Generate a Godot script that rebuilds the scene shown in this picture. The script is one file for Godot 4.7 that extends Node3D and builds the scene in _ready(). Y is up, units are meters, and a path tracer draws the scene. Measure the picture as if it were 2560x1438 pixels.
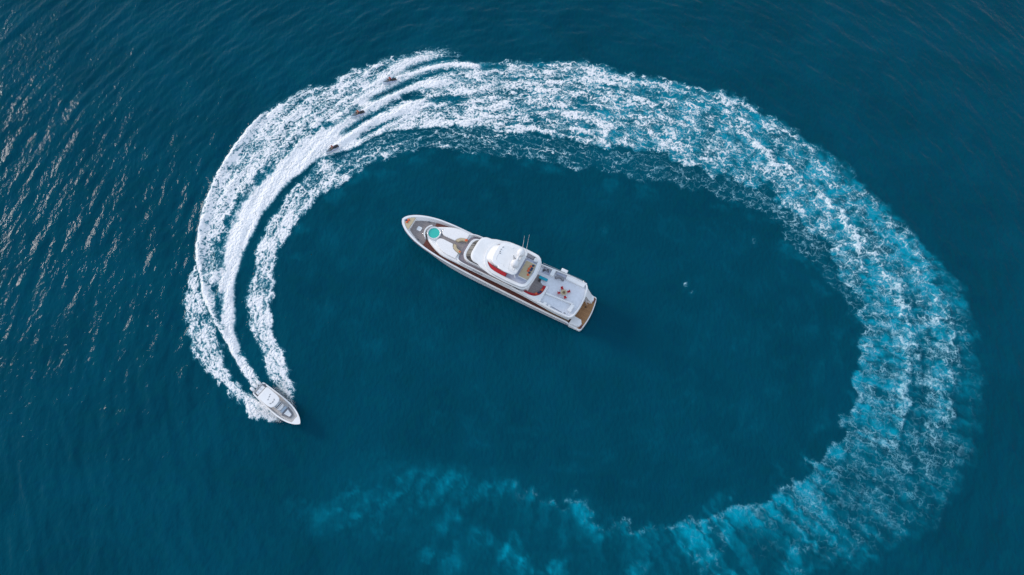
extends Node3D
# A motor yacht at rest in a ring of wake, seen from a drone. x right, z towards the viewer, y up, metres.

var M := {}                                    # materials
var used := {}                                 # names taken at top level
const RING := Vector2(11.55, -50.79)           # middle of the ring of wake
const FOAM_X := Vector2(-78.0, 104.0)          # extent of the foam sheet
const FOAM_Z := Vector2(-122.0, 14.0)
const FW := 1920
const FH := 1434
const SEA_X := Vector2(-172.0, 172.0)
const SEA_Z := Vector2(-172.0, 36.0)
const STEP := 0.4
# outlines of the wake as (degrees round the ring, metres from its middle); the boat is at 160 and the wake ages with the angle
const TRACK := {
"inner": [151, 56.5, 158.3, 57.8, 160.2, 57, 162.5, 56.3, 167.9, 57.1, 171.5, 58.5, 174.2, 59.7, 180, 60.8, 185, 61.2, 191.2, 61.2, 194.9, 60.9, 203, 60.2, 209.4, 57.1, 216.3, 54.4, 222, 52, 229.9, 49, 237.4, 43.3, 247.9, 37.8, 258.4, 35, 268.7, 33, 284.8, 31.7, 300.8, 33, 313.5, 37.3, 324.4, 42.1, 334.2, 47.2, 341.5, 49.5, 348.8, 51.3, 354.3, 54, 358.2, 56.5, 363.5, 57.6, 369.4, 57.9, 375.9, 58.5, 381.8, 58.2, 385.6, 57.2, 390.4, 56.3, 395, 55, 400.5, 53.6, 405.9, 52.5, 411.8, 50.4, 417, 48.8, 423.8, 46.7, 430.8, 44.8, 438.2, 43.5, 443.9, 42.5, 450.8, 40.5, 461.7, 38.9, 473.3, 38.7, 481.7, 40.5, 491.8, 43.3, 504.1, 49.9],
"outer": [157.0, 62.4, 157.9, 64.4, 160.7, 66.5, 162.7, 67.6, 166.6, 71, 170.5, 74.8, 174.8, 77, 180, 78.7, 183.9, 79.1, 185.9, 78.6, 191.9, 81, 196.6, 82.5, 200.8, 83.4, 205.3, 83.9, 211, 84.5, 215.5, 84.2, 220.7, 82.6, 226.2, 78.5, 231.1, 78.1, 234.9, 77.2, 239, 75.1, 245.8, 70.6, 253, 65.8, 261.3, 63.9, 270, 63.2, 277.9, 63.2, 284.4, 61.5, 292.4, 62.5, 300.8, 64.5, 308.8, 67.4, 316.2, 67.7, 322.2, 69.2, 327.4, 70.6, 332.9, 71.8, 338.7, 73, 342.5, 75.1, 346.8, 76.9, 350.7, 79.1, 354.9, 81.3, 358.8, 83, 363.6, 83.4, 368.3, 83.1, 374, 83, 378.5, 82.7, 382.5, 82.2, 387.1, 80.5, 391.4, 79.9, 396.3, 77.1, 402.1, 73.1, 410.2, 67.3, 421.9, 60.8, 438.5, 55.1, 453.3, 52.4, 468.7, 53.9, 484, 56.7, 497.3, 63.3, 507.7, 69.8],
"ridge": [157, 60.2, 160, 61.8, 164.1, 64.9, 167.2, 66.5, 170.6, 68.2, 173.8, 70.1, 176.7, 72.3, 179.1, 74.1, 181.8, 75.7, 184.5, 77.3, 187.7, 79.3, 191.9, 81, 196.6, 82.5, 200.8, 83.4, 205.3, 83.9, 211, 84.5, 215.5, 84.2],
"wash": [157, 60, 164.5, 62.9, 167.2, 64.1, 170, 65.8, 172.8, 67.1, 175.8, 68, 179.5, 68.4, 183.2, 69, 187, 69.4, 190.6, 69.3, 193.4, 69.1, 197.5, 68.9, 201.5, 68.1, 206.5, 67, 210.4, 65.9, 213.3, 64.4, 214.9, 63.1, 218.5, 60.7, 222.2, 59.5, 226.6, 57.9, 231.8, 54.8, 235.4, 53, 243.7, 48.6, 250.3, 45.6, 255.9, 43.5, 261.5, 42.2, 267, 40.7, 275.7, 38.9, 286.1, 39.7, 296.2, 41.2, 301.3, 42.3, 311.1, 43.3, 319.9, 46.9, 327.2, 50.9, 334.7, 52.9, 342, 55.4, 347, 57.7, 352.6, 57.3, 355.2, 58.9, 359.1, 59.3, 364.8, 59.1, 370.7, 59, 376.3, 58.7, 381, 58.9, 384.3, 57.8, 389.7, 57.7, 393.2, 55.8, 397.9, 54.5, 404.4, 53.4, 420, 48.5, 450, 42],
"gap": [158.5, 58.3, 161.8, 59.4, 164.3, 60.6, 166.4, 61.9, 169.4, 62.6, 173, 63.9, 174.8, 64.8, 177.9, 65.7, 180.8, 66.6, 184.6, 66.4, 188.6, 66.8, 192.6, 67.5, 196.5, 67.1, 199.7, 66.3, 203.3, 66.4, 206, 65.9, 209.7, 65.2, 213.3, 64.4],
"lull": [172, 69.4, 175.7, 70.3, 179.3, 71.5, 182.8, 72.9, 187, 74, 191.3, 74.8, 195.8, 75.4, 199.1, 75.1, 203, 74.4, 206.6, 73.2, 210.7, 72.5, 214.5, 71.9, 217.9, 70.8, 222.2, 68.1, 226, 67.2],
"crest_one": [315.2, 59.7, 324.5, 59.1, 330.5, 61.3, 334.3, 61.8, 339.1, 63.5, 343, 64.3, 345.8, 64.5, 349.5, 65, 352.3, 66.8, 356.3, 68.7, 361.5, 69.3, 365.7, 69.7, 370.8, 68.8, 374, 68.1, 380.5, 68.1, 386.3, 66.7],
"crest_two": [315.2, 63.7, 320.6, 65.7, 327.5, 66.8, 334.4, 68.1, 339.1, 70.5, 341.6, 71.8, 347.8, 74.4, 353.2, 76.1, 359.2, 77, 363, 77.2, 365.5, 77, 367.9, 77, 373.9, 75.9, 377.5, 75.8, 380.8, 74.8],
"ski_one": [235.8, 69.6, 238.9, 68.7, 241.4, 68.3, 244.8, 67.7, 247.9, 66.5, 251.3, 64.7, 256.5, 61.9, 263.4, 58.8],
"ski_two": [226.4, 66.5, 229.1, 66.3, 233.4, 65.4, 237.8, 64.7, 243.1, 63.4, 248.6, 60.7, 254.6, 57.9, 262.8, 54.7],
"ski_three": [217.1, 64.2, 220.2, 63.7, 224.9, 62.7, 229.4, 61.7, 235.3, 60, 241.2, 59.1, 246.5, 57.3, 253.4, 53.6, 262.1, 50.1],
"slick_one": [238.2, 59.4, 241, 58.7, 243.7, 57.8, 248.4, 55.5],
"slick_two": [251.3, 64.4, 254.1, 63.2, 259.1, 62.4],
"slick_three": [233.8, 64.1, 236.1, 62.9, 239, 61.2],
"cloud_one": [400, 54, 404.5, 53.4, 409.5, 52.4, 413.5, 50.8, 418, 49.8, 421.9, 48.3, 427.3, 47.3, 431.3, 45.7, 436.8, 44.8, 442.1, 43.4, 447.7, 40.8, 451.8, 41.2, 459.4, 39.3, 466.1, 38.9, 472.8, 39.3, 479.3, 40.4],
"cloud_two": [452, 53, 458.1, 51.5, 462.5, 50.2, 467.1, 49.2, 470.9, 48.6, 475.5, 48.7],
}

func _ready() -> void:
	# camera: a drone 131 m up, lens tipped 22 degrees from straight down
	var cam := Camera3D.new()
	cam.name = "camera"
	cam.fov = 45.66
	cam.near = 1.0
	cam.far = 8000.0
	add_child(cam)
	cam.look_at_from_position(Vector3(0, 131.47, 0), Vector3(0, 0, -54.46), Vector3(0, 0, -1))
	cam.current = true
	# hazy evening sky, low veiled sun to the left
	var sky_mat := ProceduralSkyMaterial.new()
	sky_mat.sky_top_color = Color(0.63, 0.70, 0.79)
	sky_mat.sky_horizon_color = Color(0.86, 0.84, 0.83)
	sky_mat.sky_curve = 0.2
	sky_mat.sky_energy_multiplier = 1.0
	sky_mat.ground_bottom_color = Color(0.0, 0.25, 0.33)
	sky_mat.ground_horizon_color = Color(0.6, 0.66, 0.7)
	sky_mat.sun_angle_max = 40.0
	sky_mat.sun_curve = 0.12
	var sky := Sky.new()
	sky.sky_material = sky_mat
	var env := Environment.new()
	env.background_mode = Environment.BG_SKY
	env.sky = sky
	env.tonemap_mode = Environment.TONE_MAPPER_LINEAR
	env.tonemap_exposure = 1.68
	env.sdfgi_enabled = true
	env.ssao_enabled = true
	env.ssil_enabled = true
	var we := WorldEnvironment.new()
	we.name = "world_environment"
	we.environment = env
	add_child(we)
	var sun := DirectionalLight3D.new()
	sun.name = "sun"
	sun.light_color = Color(1.0, 0.95, 0.91)
	sun.light_energy = 0.5
	sun.light_angular_distance = 15.0
	sun.shadow_enabled = true
	add_child(sun)
	sun.look_at_from_position(Vector3.ZERO, -Vector3(-0.88, 0.36, -0.44))
	make_materials()
	make_sea()
	make_yacht()
	make_deck_things()
	make_speedboat()
	make_jet_skis()
	make_spray()

# ---------------------------------------------------------------- helpers
func lin(r: float, g: float, b: float) -> Color:
	return Color(r, g, b).linear_to_srgb()

func mat(col: Color, rough := 0.5, metal := 0.0) -> StandardMaterial3D:
	var m := StandardMaterial3D.new()
	m.albedo_color = col
	m.roughness = rough
	m.metallic = metal
	return m

func grain(m: StandardMaterial3D, freq: float, lo: float, hi: float, scale: Vector3, seed_ := 1) -> StandardMaterial3D:
	# faint uneven tone: dust, salt, wear
	var n := FastNoiseLite.new()
	n.seed = seed_
	n.frequency = freq
	n.fractal_octaves = 4
	var im := n.get_seamless_image(256, 256)
	var out := Image.create(256, 256, false, Image.FORMAT_RGB8)
	for y in 256:
		for x in 256:
			var v := lerpf(lo, hi, im.get_pixel(x, y).r)
			out.set_pixel(x, y, Color(v, v, v))
	m.albedo_texture = ImageTexture.create_from_image(out)
	m.uv1_triplanar = true
	m.uv1_scale = scale
	return m

func plank_material(a: Color, b: Color, seam: Color, width: float, seed_: int) -> StandardMaterial3D:
	# laid teak: boards a few centimetres wide along x, far too fine to tell apart from the air
	var rng := RandomNumberGenerator.new()
	rng.seed = seed_
	var n := FastNoiseLite.new()
	n.seed = seed_
	n.frequency = 0.03
	var im := Image.create(512, 512, false, Image.FORMAT_RGB8)
	var tone := []
	for k in 32:
		tone.append(rng.randf())
	for y in 512:
		var k := y / 16
		for x in 512:
			var c: Color = a.lerp(b, clampf(0.7 * tone[k] + 0.5 * n.get_noise_2d(x * 0.25, y * 2.0) + 0.15, 0, 1))
			if y % 16 < 2:
				c = seam
			im.set_pixel(x, y, c)
	var m := mat(Color.WHITE, 0.75)
	m.albedo_texture = ImageTexture.create_from_image(im)
	m.uv1_triplanar = true
	m.uv1_scale = Vector3.ONE / (32.0 * width)
	return m

func numbered(called: String) -> String:
	if not used.has(called):
		used[called] = 0
		return called
	used[called] += 1
	return "%s_%03d" % [called, used[called]]

func thing(called: String, label: String, category: String, group := "", kind := "") -> Node3D:
	var o := Node3D.new()
	return tag(o, called, label, category, group, kind)

func tag(o: Node3D, called: String, label: String, category: String, group := "", kind := "") -> Node3D:
	o.name = numbered(called)
	add_child(o)
	o.set_meta("label", label)
	o.set_meta("category", category)
	if group:
		o.set_meta("group", group)
	if kind:
		o.set_meta("kind", kind)
	return o

func surf() -> SurfaceTool:
	var st := SurfaceTool.new()
	st.begin(Mesh.PRIMITIVE_TRIANGLES)
	return st

func build(st: SurfaceTool, called: String, material: Material, parent: Node, smooth := false) -> MeshInstance3D:
	st.generate_normals()
	var o := MeshInstance3D.new()
	o.mesh = st.commit()
	o.material_override = material
	o.name = called
	parent.add_child(o, true)
	return o

func tri(st: SurfaceTool, a: Vector3, b: Vector3, c: Vector3) -> void:
	st.add_vertex(a); st.add_vertex(b); st.add_vertex(c)

func quad(st: SurfaceTool, a: Vector3, b: Vector3, c: Vector3, d: Vector3) -> void:
	tri(st, a, b, c); tri(st, a, c, d)

func clockwise(p: PackedVector2Array) -> PackedVector2Array:
	var s := 0.0
	for i in p.size():
		var a := p[i]
		var b := p[(i + 1) % p.size()]
		s += a.x * b.y - b.x * a.y
	if s < 0:
		var q := p.duplicate()
		q.reverse()
		return q
	return p

func inset(p: PackedVector2Array, d: float) -> PackedVector2Array:
	# p clockwise seen from above; moves every corner inwards by d
	var out := PackedVector2Array()
	var n := p.size()
	for i in n:
		var a := (p[i] - p[(i + n - 1) % n]).normalized()
		var b := (p[(i + 1) % n] - p[i]).normalized()
		var na := Vector2(-a.y, a.x)
		var nb := Vector2(-b.y, b.x)
		var m := na + nb
		if m.length() < 0.2:
			m = na
		m = m.normalized()
		var k := 1.0 / maxf(0.45, m.dot(na))
		out.append(p[i] + m * d * k)
	return out

func ring(p: PackedVector2Array, y: float) -> PackedVector3Array:
	var out := PackedVector3Array()
	for v in p:
		out.append(Vector3(v.x, y, v.y))
	return out

func cap(st: SurfaceTool, r: PackedVector3Array, up := true) -> void:
	var p := PackedVector2Array()
	for v in r:
		p.append(Vector2(v.x, v.z))
	var t := Geometry2D.triangulate_polygon(p)
	for i in range(0, t.size(), 3):
		var a := r[t[i]]
		var b := r[t[i + 1]]
		var c := r[t[i + 2]]
		var s := (b.x - a.x) * (c.z - a.z) - (c.x - a.x) * (b.z - a.z)
		if (s > 0) == up:
			tri(st, a, b, c)
		else:
			tri(st, a, c, b)

func sides(st: SurfaceTool, lo: PackedVector3Array, hi: PackedVector3Array) -> void:
	var n := lo.size()
	for i in n:
		var j := (i + 1) % n
		quad(st, hi[j], hi[i], lo[i], lo[j])

func stack(st: SurfaceTool, rings: Array, bottom := true, top := true, smooth := false) -> void:
	for k in rings.size() - 1:
		st.set_smooth_group(1 + k if smooth else 4294967295)
		sides(st, rings[k], rings[k + 1])
	st.set_smooth_group(4294967295)
	if top:
		cap(st, rings[-1], true)
	if bottom:
		cap(st, rings[0], false)

func prism(st: SurfaceTool, poly: PackedVector2Array, y0: float, y1: float, bevel := 0.04) -> void:
	var p := clockwise(poly)
	stack(st, [ring(p, y0), ring(p, y1 - bevel), ring(inset(p, bevel * 0.4), y1 - bevel * 0.3), ring(inset(p, bevel), y1)])

func rim(st: SurfaceTool, poly: PackedVector2Array, y0: float, y1: float, thick: float, inner_y := -99.0) -> void:
	# a wall that runs round an outline, with a rounded top
	var p := clockwise(poly)
	var iy := y0 if inner_y < -90 else inner_y
	var b := minf(0.06, thick * 0.3)
	stack(st, [ring(p, y0), ring(p, y1 - b), ring(inset(p, b), y1), ring(inset(p, thick - b), y1), ring(inset(p, thick), y1 - b), ring(inset(p, thick), iy)], false, false)

func sheet(st: SurfaceTool, poly: PackedVector2Array, y: float) -> void:
	# a thin laid covering: real thickness of two centimetres
	var p := clockwise(poly)
	stack(st, [ring(p, y - 0.02), ring(p, y)], false, true)

func box(st: SurfaceTool, c: Vector3, s: Vector3, bevel := 0.02, turn := 0.0) -> void:
	var p := PackedVector2Array()
	for k in [Vector2(-1, -1), Vector2(1, -1), Vector2(1, 1), Vector2(-1, 1)]:
		p.append(Vector2(c.x, c.z) + Vector2(k.x * s.x, k.y * s.z).rotated(turn) * 0.5)
	prism(st, p, c.y - s.y / 2, c.y + s.y / 2, minf(bevel, s.y * 0.45))

func rounded(cx: float, cz: float, sx: float, sz: float, r: float, turn := 0.0, n := 5) -> PackedVector2Array:
	var p := PackedVector2Array()
	for k in 4:
		var c: Vector2 = Vector2(sx / 2 - r, sz / 2 - r) * [Vector2(1, 1), Vector2(-1, 1), Vector2(-1, -1), Vector2(1, -1)][k]
		for i in n + 1:
			var a: float = (k + float(i) / n) * PI / 2
			p.append((c + Vector2(cos(a), sin(a)) * r).rotated(turn) + Vector2(cx, cz))
	return p

func mirrored(half: Array) -> PackedVector2Array:
	# half: (x, half-width) from the stern to the bow; gives the outline port and starboard
	var p := PackedVector2Array()
	for v in half:
		p.append(Vector2(v.x, v.y))
	for i in range(half.size() - 1, -1, -1):
		if half[i].y > 0.0005:
			p.append(Vector2(half[i].x, -half[i].y))
	return clockwise(p)

func smooth_line(pts: Array, per := 5) -> Array:
	# Catmull-Rom through the points
	var out := []
	for i in pts.size() - 1:
		var a: Vector2 = pts[maxi(0, i - 1)]
		var b: Vector2 = pts[i]
		var c: Vector2 = pts[i + 1]
		var d: Vector2 = pts[mini(pts.size() - 1, i + 2)]
		for k in per:
			out.append(b.cubic_interpolate(c, a, d, float(k) / per))
	out.append(pts[-1])
	return out

func tube(st: SurfaceTool, path: Array, r0: float, r1 := -1.0, n := 8) -> void:
	var rr := r0 if r1 < 0 else r1
	st.set_smooth_group(1)
	var prev := PackedVector3Array()
	for k in path.size():
		var p: Vector3 = path[k]
		var t: Vector3 = (path[mini(k + 1, path.size() - 1)] - path[maxi(k - 1, 0)]).normalized()
		var u := t.cross(Vector3.UP if absf(t.y) < 0.9 else Vector3.RIGHT).normalized()
		var w := t.cross(u)
		var r := lerpf(r0, rr, float(k) / maxf(1, path.size() - 1))
		var cur := PackedVector3Array()
		for i in n:
			var a := TAU * i / n
			cur.append(p + (u * cos(a) + w * sin(a)) * r)
		if k > 0:
			for i in n:
				var j := (i + 1) % n
				quad(st, prev[i], cur[i], cur[j], prev[j])
		else:
			for i in range(1, n - 1):
				tri(st, cur[0], cur[i + 1], cur[i])
		if k == path.size() - 1:
			for i in range(1, n - 1):
				tri(st, cur[0], cur[i], cur[i + 1])
		prev = cur

func lathe(st: SurfaceTool, c: Vector3, prof: Array, n := 24, sx := 1.0, sz := 1.0) -> void:
	# prof: (radius, height) from bottom to top
	var rings := []
	for v in prof:
		var r := PackedVector3Array()
		for i in n:
			var a := TAU * i / n
			r.append(c + Vector3(cos(a) * maxf(v.x, 0.001) * sx, v.y, sin(a) * maxf(v.x, 0.001) * sz))
		rings.append(r)
	st.set_smooth_group(1)
	for k in rings.size() - 1:
		sides(st, rings[k], rings[k + 1])
	st.set_smooth_group(4294967295)
	if prof[-1].x > 0.01:
		cap(st, rings[-1], true)
	if prof[0].x > 0.01:
		cap(st, rings[0], false)

func part_box(called: String, m: Material, parent: Node, c: Vector3, s: Vector3, bevel := 0.02, turn := 0.0) -> MeshInstance3D:
	var st := surf()
	box(st, c, s, bevel, turn)
	return build(st, called, m, parent)

func part_prism(called: String, m: Material, parent: Node, p: PackedVector2Array, y0: float, y1: float, bevel := 0.04) -> MeshInstance3D:
	var st := surf()
	prism(st, p, y0, y1, bevel)
	return build(st, called, m, parent)

func part_tube(called: String, m: Material, parent: Node, path: Array, r0: float, r1 := -1.0) -> MeshInstance3D:
	var st := surf()
	tube(st, path, r0, r1)
	return build(st, called, m, parent)

func pillow(st: SurfaceTool, c: Vector3, s: Vector3, turn := 0.0) -> void:
	# a stuffed cushion: full in the middle, pinched along its seam
	var prof := [[0.93, -0.15], [1.0, 0.0], [0.96, 0.18], [0.82, 0.36], [0.5, 0.48], [0.0, 0.5]]
	var rings := []
	for v in prof:
		var r := PackedVector3Array()
		for q in clockwise(rounded(0, 0, s.x, s.z, minf(s.x, s.z) * 0.28, 0.0, 3)):
			var w: Vector2 = (q * maxf(v[0], 0.02)).rotated(turn)
			r.append(c + Vector3(w.x, s.y * (v[1] + 0.15), w.y))
		rings.append(r)
	st.set_smooth_group(1)
	for k in rings.size() - 1:
		sides(st, rings[k], rings[k + 1])
	cap(st, rings[0], false)

func make_materials() -> void:
	M.white = grain(mat(lin(0.80, 0.80, 0.80), 0.32), 0.012, 0.95, 1.0, Vector3.ONE * 0.12, 3)
	M.white.metallic_specular = 0.4
	M.deck_paint = grain(mat(lin(0.74, 0.75, 0.79), 0.7), 0.02, 0.94, 1.0, Vector3.ONE * 0.25, 5)
	M.grey_paint = grain(mat(lin(0.50, 0.52, 0.62), 0.7), 0.02, 0.88, 1.0, Vector3.ONE * 0.2, 6)
	M.grey_walk = plank_material(Color(0.46, 0.44, 0.47), Color(0.54, 0.50, 0.52), Color(0.34, 0.32, 0.35), 0.06, 10)
	M.pad_white = grain(mat(lin(0.82, 0.80, 0.79), 0.85), 0.03, 0.97, 1.0, Vector3.ONE * 0.3, 7)
	M.teak_grey = plank_material(Color(0.50, 0.47, 0.47), Color(0.60, 0.56, 0.54), Color(0.36, 0.33, 0.34), 0.06, 11)
	M.teak_tan = plank_material(Color(0.58, 0.42, 0.27), Color(0.70, 0.52, 0.35), Color(0.40, 0.27, 0.18), 0.06, 12)
	M.teak_red = plank_material(Color(0.38, 0.20, 0.17), Color(0.50, 0.27, 0.20), Color(0.22, 0.13, 0.13), 0.06, 13)
	M.tan = grain(mat(lin(0.58, 0.47, 0.30), 0.9), 0.05, 0.85, 1.0, Vector3.ONE * 0.6, 14)
	M.red = grain(mat(lin(0.58, 0.018, 0.03), 0.8), 0.05, 0.8, 1.0, Vector3.ONE * 0.8, 15)
	M.orange = grain(mat(lin(0.75, 0.14, 0.05), 0.85), 0.05, 0.85, 1.0, Vector3.ONE, 16)
	M.navy = grain(mat(lin(0.02, 0.05, 0.13), 0.85), 0.05, 0.8, 1.0, Vector3.ONE, 17)
	M.teal = grain(mat(lin(0.0, 0.34, 0.46), 0.8), 0.05, 0.9, 1.0, Vector3.ONE, 18)
	M.black = mat(lin(0.02, 0.02, 0.024), 0.5)
	M.rubber = mat(lin(0.035, 0.037, 0.042), 0.8)
	M.dark_grey = mat(lin(0.10, 0.105, 0.12), 0.6)
	M.mid_grey = grain(mat(lin(0.26, 0.26, 0.29), 0.8), 0.04, 0.85, 1.0, Vector3.ONE * 0.6, 19)
	M.metal = mat(lin(0.62, 0.62, 0.62), 0.25, 1.0)
	M.glass = mat(lin(0.17, 0.16, 0.14), 0.08)
	M.dark_glass = mat(lin(0.025, 0.03, 0.04), 0.06)
	M.pool = mat(lin(0.03, 0.46, 0.38), 0.12)
	M.pool.heightmap_enabled = true
	var pn := NoiseTexture2D.new()
	var pf := FastNoiseLite.new()
	pf.frequency = 0.03
	pn.noise = pf
	pn.width = 128; pn.height = 128; pn.seamless = true
	M.pool.heightmap_texture = pn
	M.pool.heightmap_scale = 2.0
	M.pool.uv1_triplanar = true
	M.brown = grain(mat(lin(0.22, 0.13, 0.07), 0.6), 0.03, 0.8, 1.0, Vector3(1, 1, 1), 20)
	M.yellow = mat(lin(0.62, 0.42, 0.06), 0.6)
	M.skin = mat(lin(0.42, 0.24, 0.16), 0.6)
	M.hair = mat(lin(0.02, 0.014, 0.01), 0.7)
	M.purple = mat(lin(0.12, 0.06, 0.30), 0.4)
	M.boat_floor = grain(mat(lin(0.52, 0.50, 0.49), 0.8), 0.02, 0.9, 1.0, Vector3.ONE * 0.3, 23)
	M.boat_step = grain(mat(lin(0.42, 0.50, 0.58), 0.7), 0.02, 0.9, 1.0, Vector3.ONE * 0.3, 24)
	M.ski_hull = mat(lin(0.52, 0.60, 0.68), 0.25)
	M.ski_grey = mat(lin(0.10, 0.14, 0.17), 0.3)
	M.vest_pink = grain(mat(lin(0.55, 0.13, 0.10), 0.85), 0.05, 0.85, 1.0, Vector3.ONE, 25)
	M.drops = mat(lin(0.92, 0.93, 0.94), 0.6)
	M.drops.backlight_enabled = true
	M.drops.backlight = Color(0.8, 0.8, 0.8)
	M.pale_glass = mat(lin(0.45, 0.50, 0.55), 0.1)

# ---------------------------------------------------------------- water and wake
var T := {}                        # the outlines as tables, one entry per half degree from 150 to 510; -1 where there is none
var n_big := FastNoiseLite.new()
var n_mid := FastNoiseLite.new()
var n_fine := FastNoiseLite.new()
var n_lace := FastNoiseLite.new()
var n_net := FastNoiseLite.new()
var n_tear := FastNoiseLite.new()
var n_line := FastNoiseLite.new()
var n_warp := FastNoiseLite.new()
var n_swell := FastNoiseLite.new()

func table(name_: String) -> PackedFloat32Array:
	var a: Array = TRACK[name_]
	var out := PackedFloat32Array()
	out.resize(721)
	var k := 0
	for i in 721:
		var t := 150.0 + i * 0.5
		if t < a[0] or t > a[a.size() - 2]:
			out[i] = -1.0
			continue
		while k < a.size() - 4 and t > a[k + 2]:
			k += 2
		out[i] = lerpf(a[k + 1], a[k + 3], clampf((t - a[k]) / maxf(0.001, a[k + 2] - a[k]), 0, 1))
	return out

func set_noise(n: FastNoiseLite, s: int, f: float, type: int, oct: int) -> void:
	n.seed = s
	n.frequency = f
	n.noise_type = type
	n.fractal_type = FastNoiseLite.FRACTAL_FBM if oct > 1 else FastNoiseLite.FRACTAL_NONE
	n.fractal_octaves = oct

var t_in: PackedFloat32Array
var t_out: PackedFloat32Array
var t_ridge: PackedFloat32Array
var t_wash: PackedFloat32Array
var t_gap: PackedFloat32Array
var t_lull: PackedFloat32Array
var t_c1: PackedFloat32Array
var t_c2: PackedFloat32Array
var t_ski: Array
var t_slick: Array
var t_cl1: PackedFloat32Array
var t_cl2: PackedFloat32Array
var t_mid := PackedFloat32Array()
var t_arc := PackedFloat32Array()
const FLECKS := [20.0, -67.9, 36.3, -55.3, 37.4, -53.8, 51.9, -65.3]
const SKI_START := [235.8, 226.4, 217.1]

func at(tb: PackedFloat32Array, t: float) -> float:
	var f := (t - 150.0) * 2.0
	var i := clampi(int(f), 0, 719)
	var a := tb[i]
	var b := tb[i + 1]
	if a < 0 or b < 0:
		return -1.0
	return a + (b - a) * (f - i)

func bell(d: float, w: float) -> float:
	return exp(-d * d / (w * w))

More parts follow.
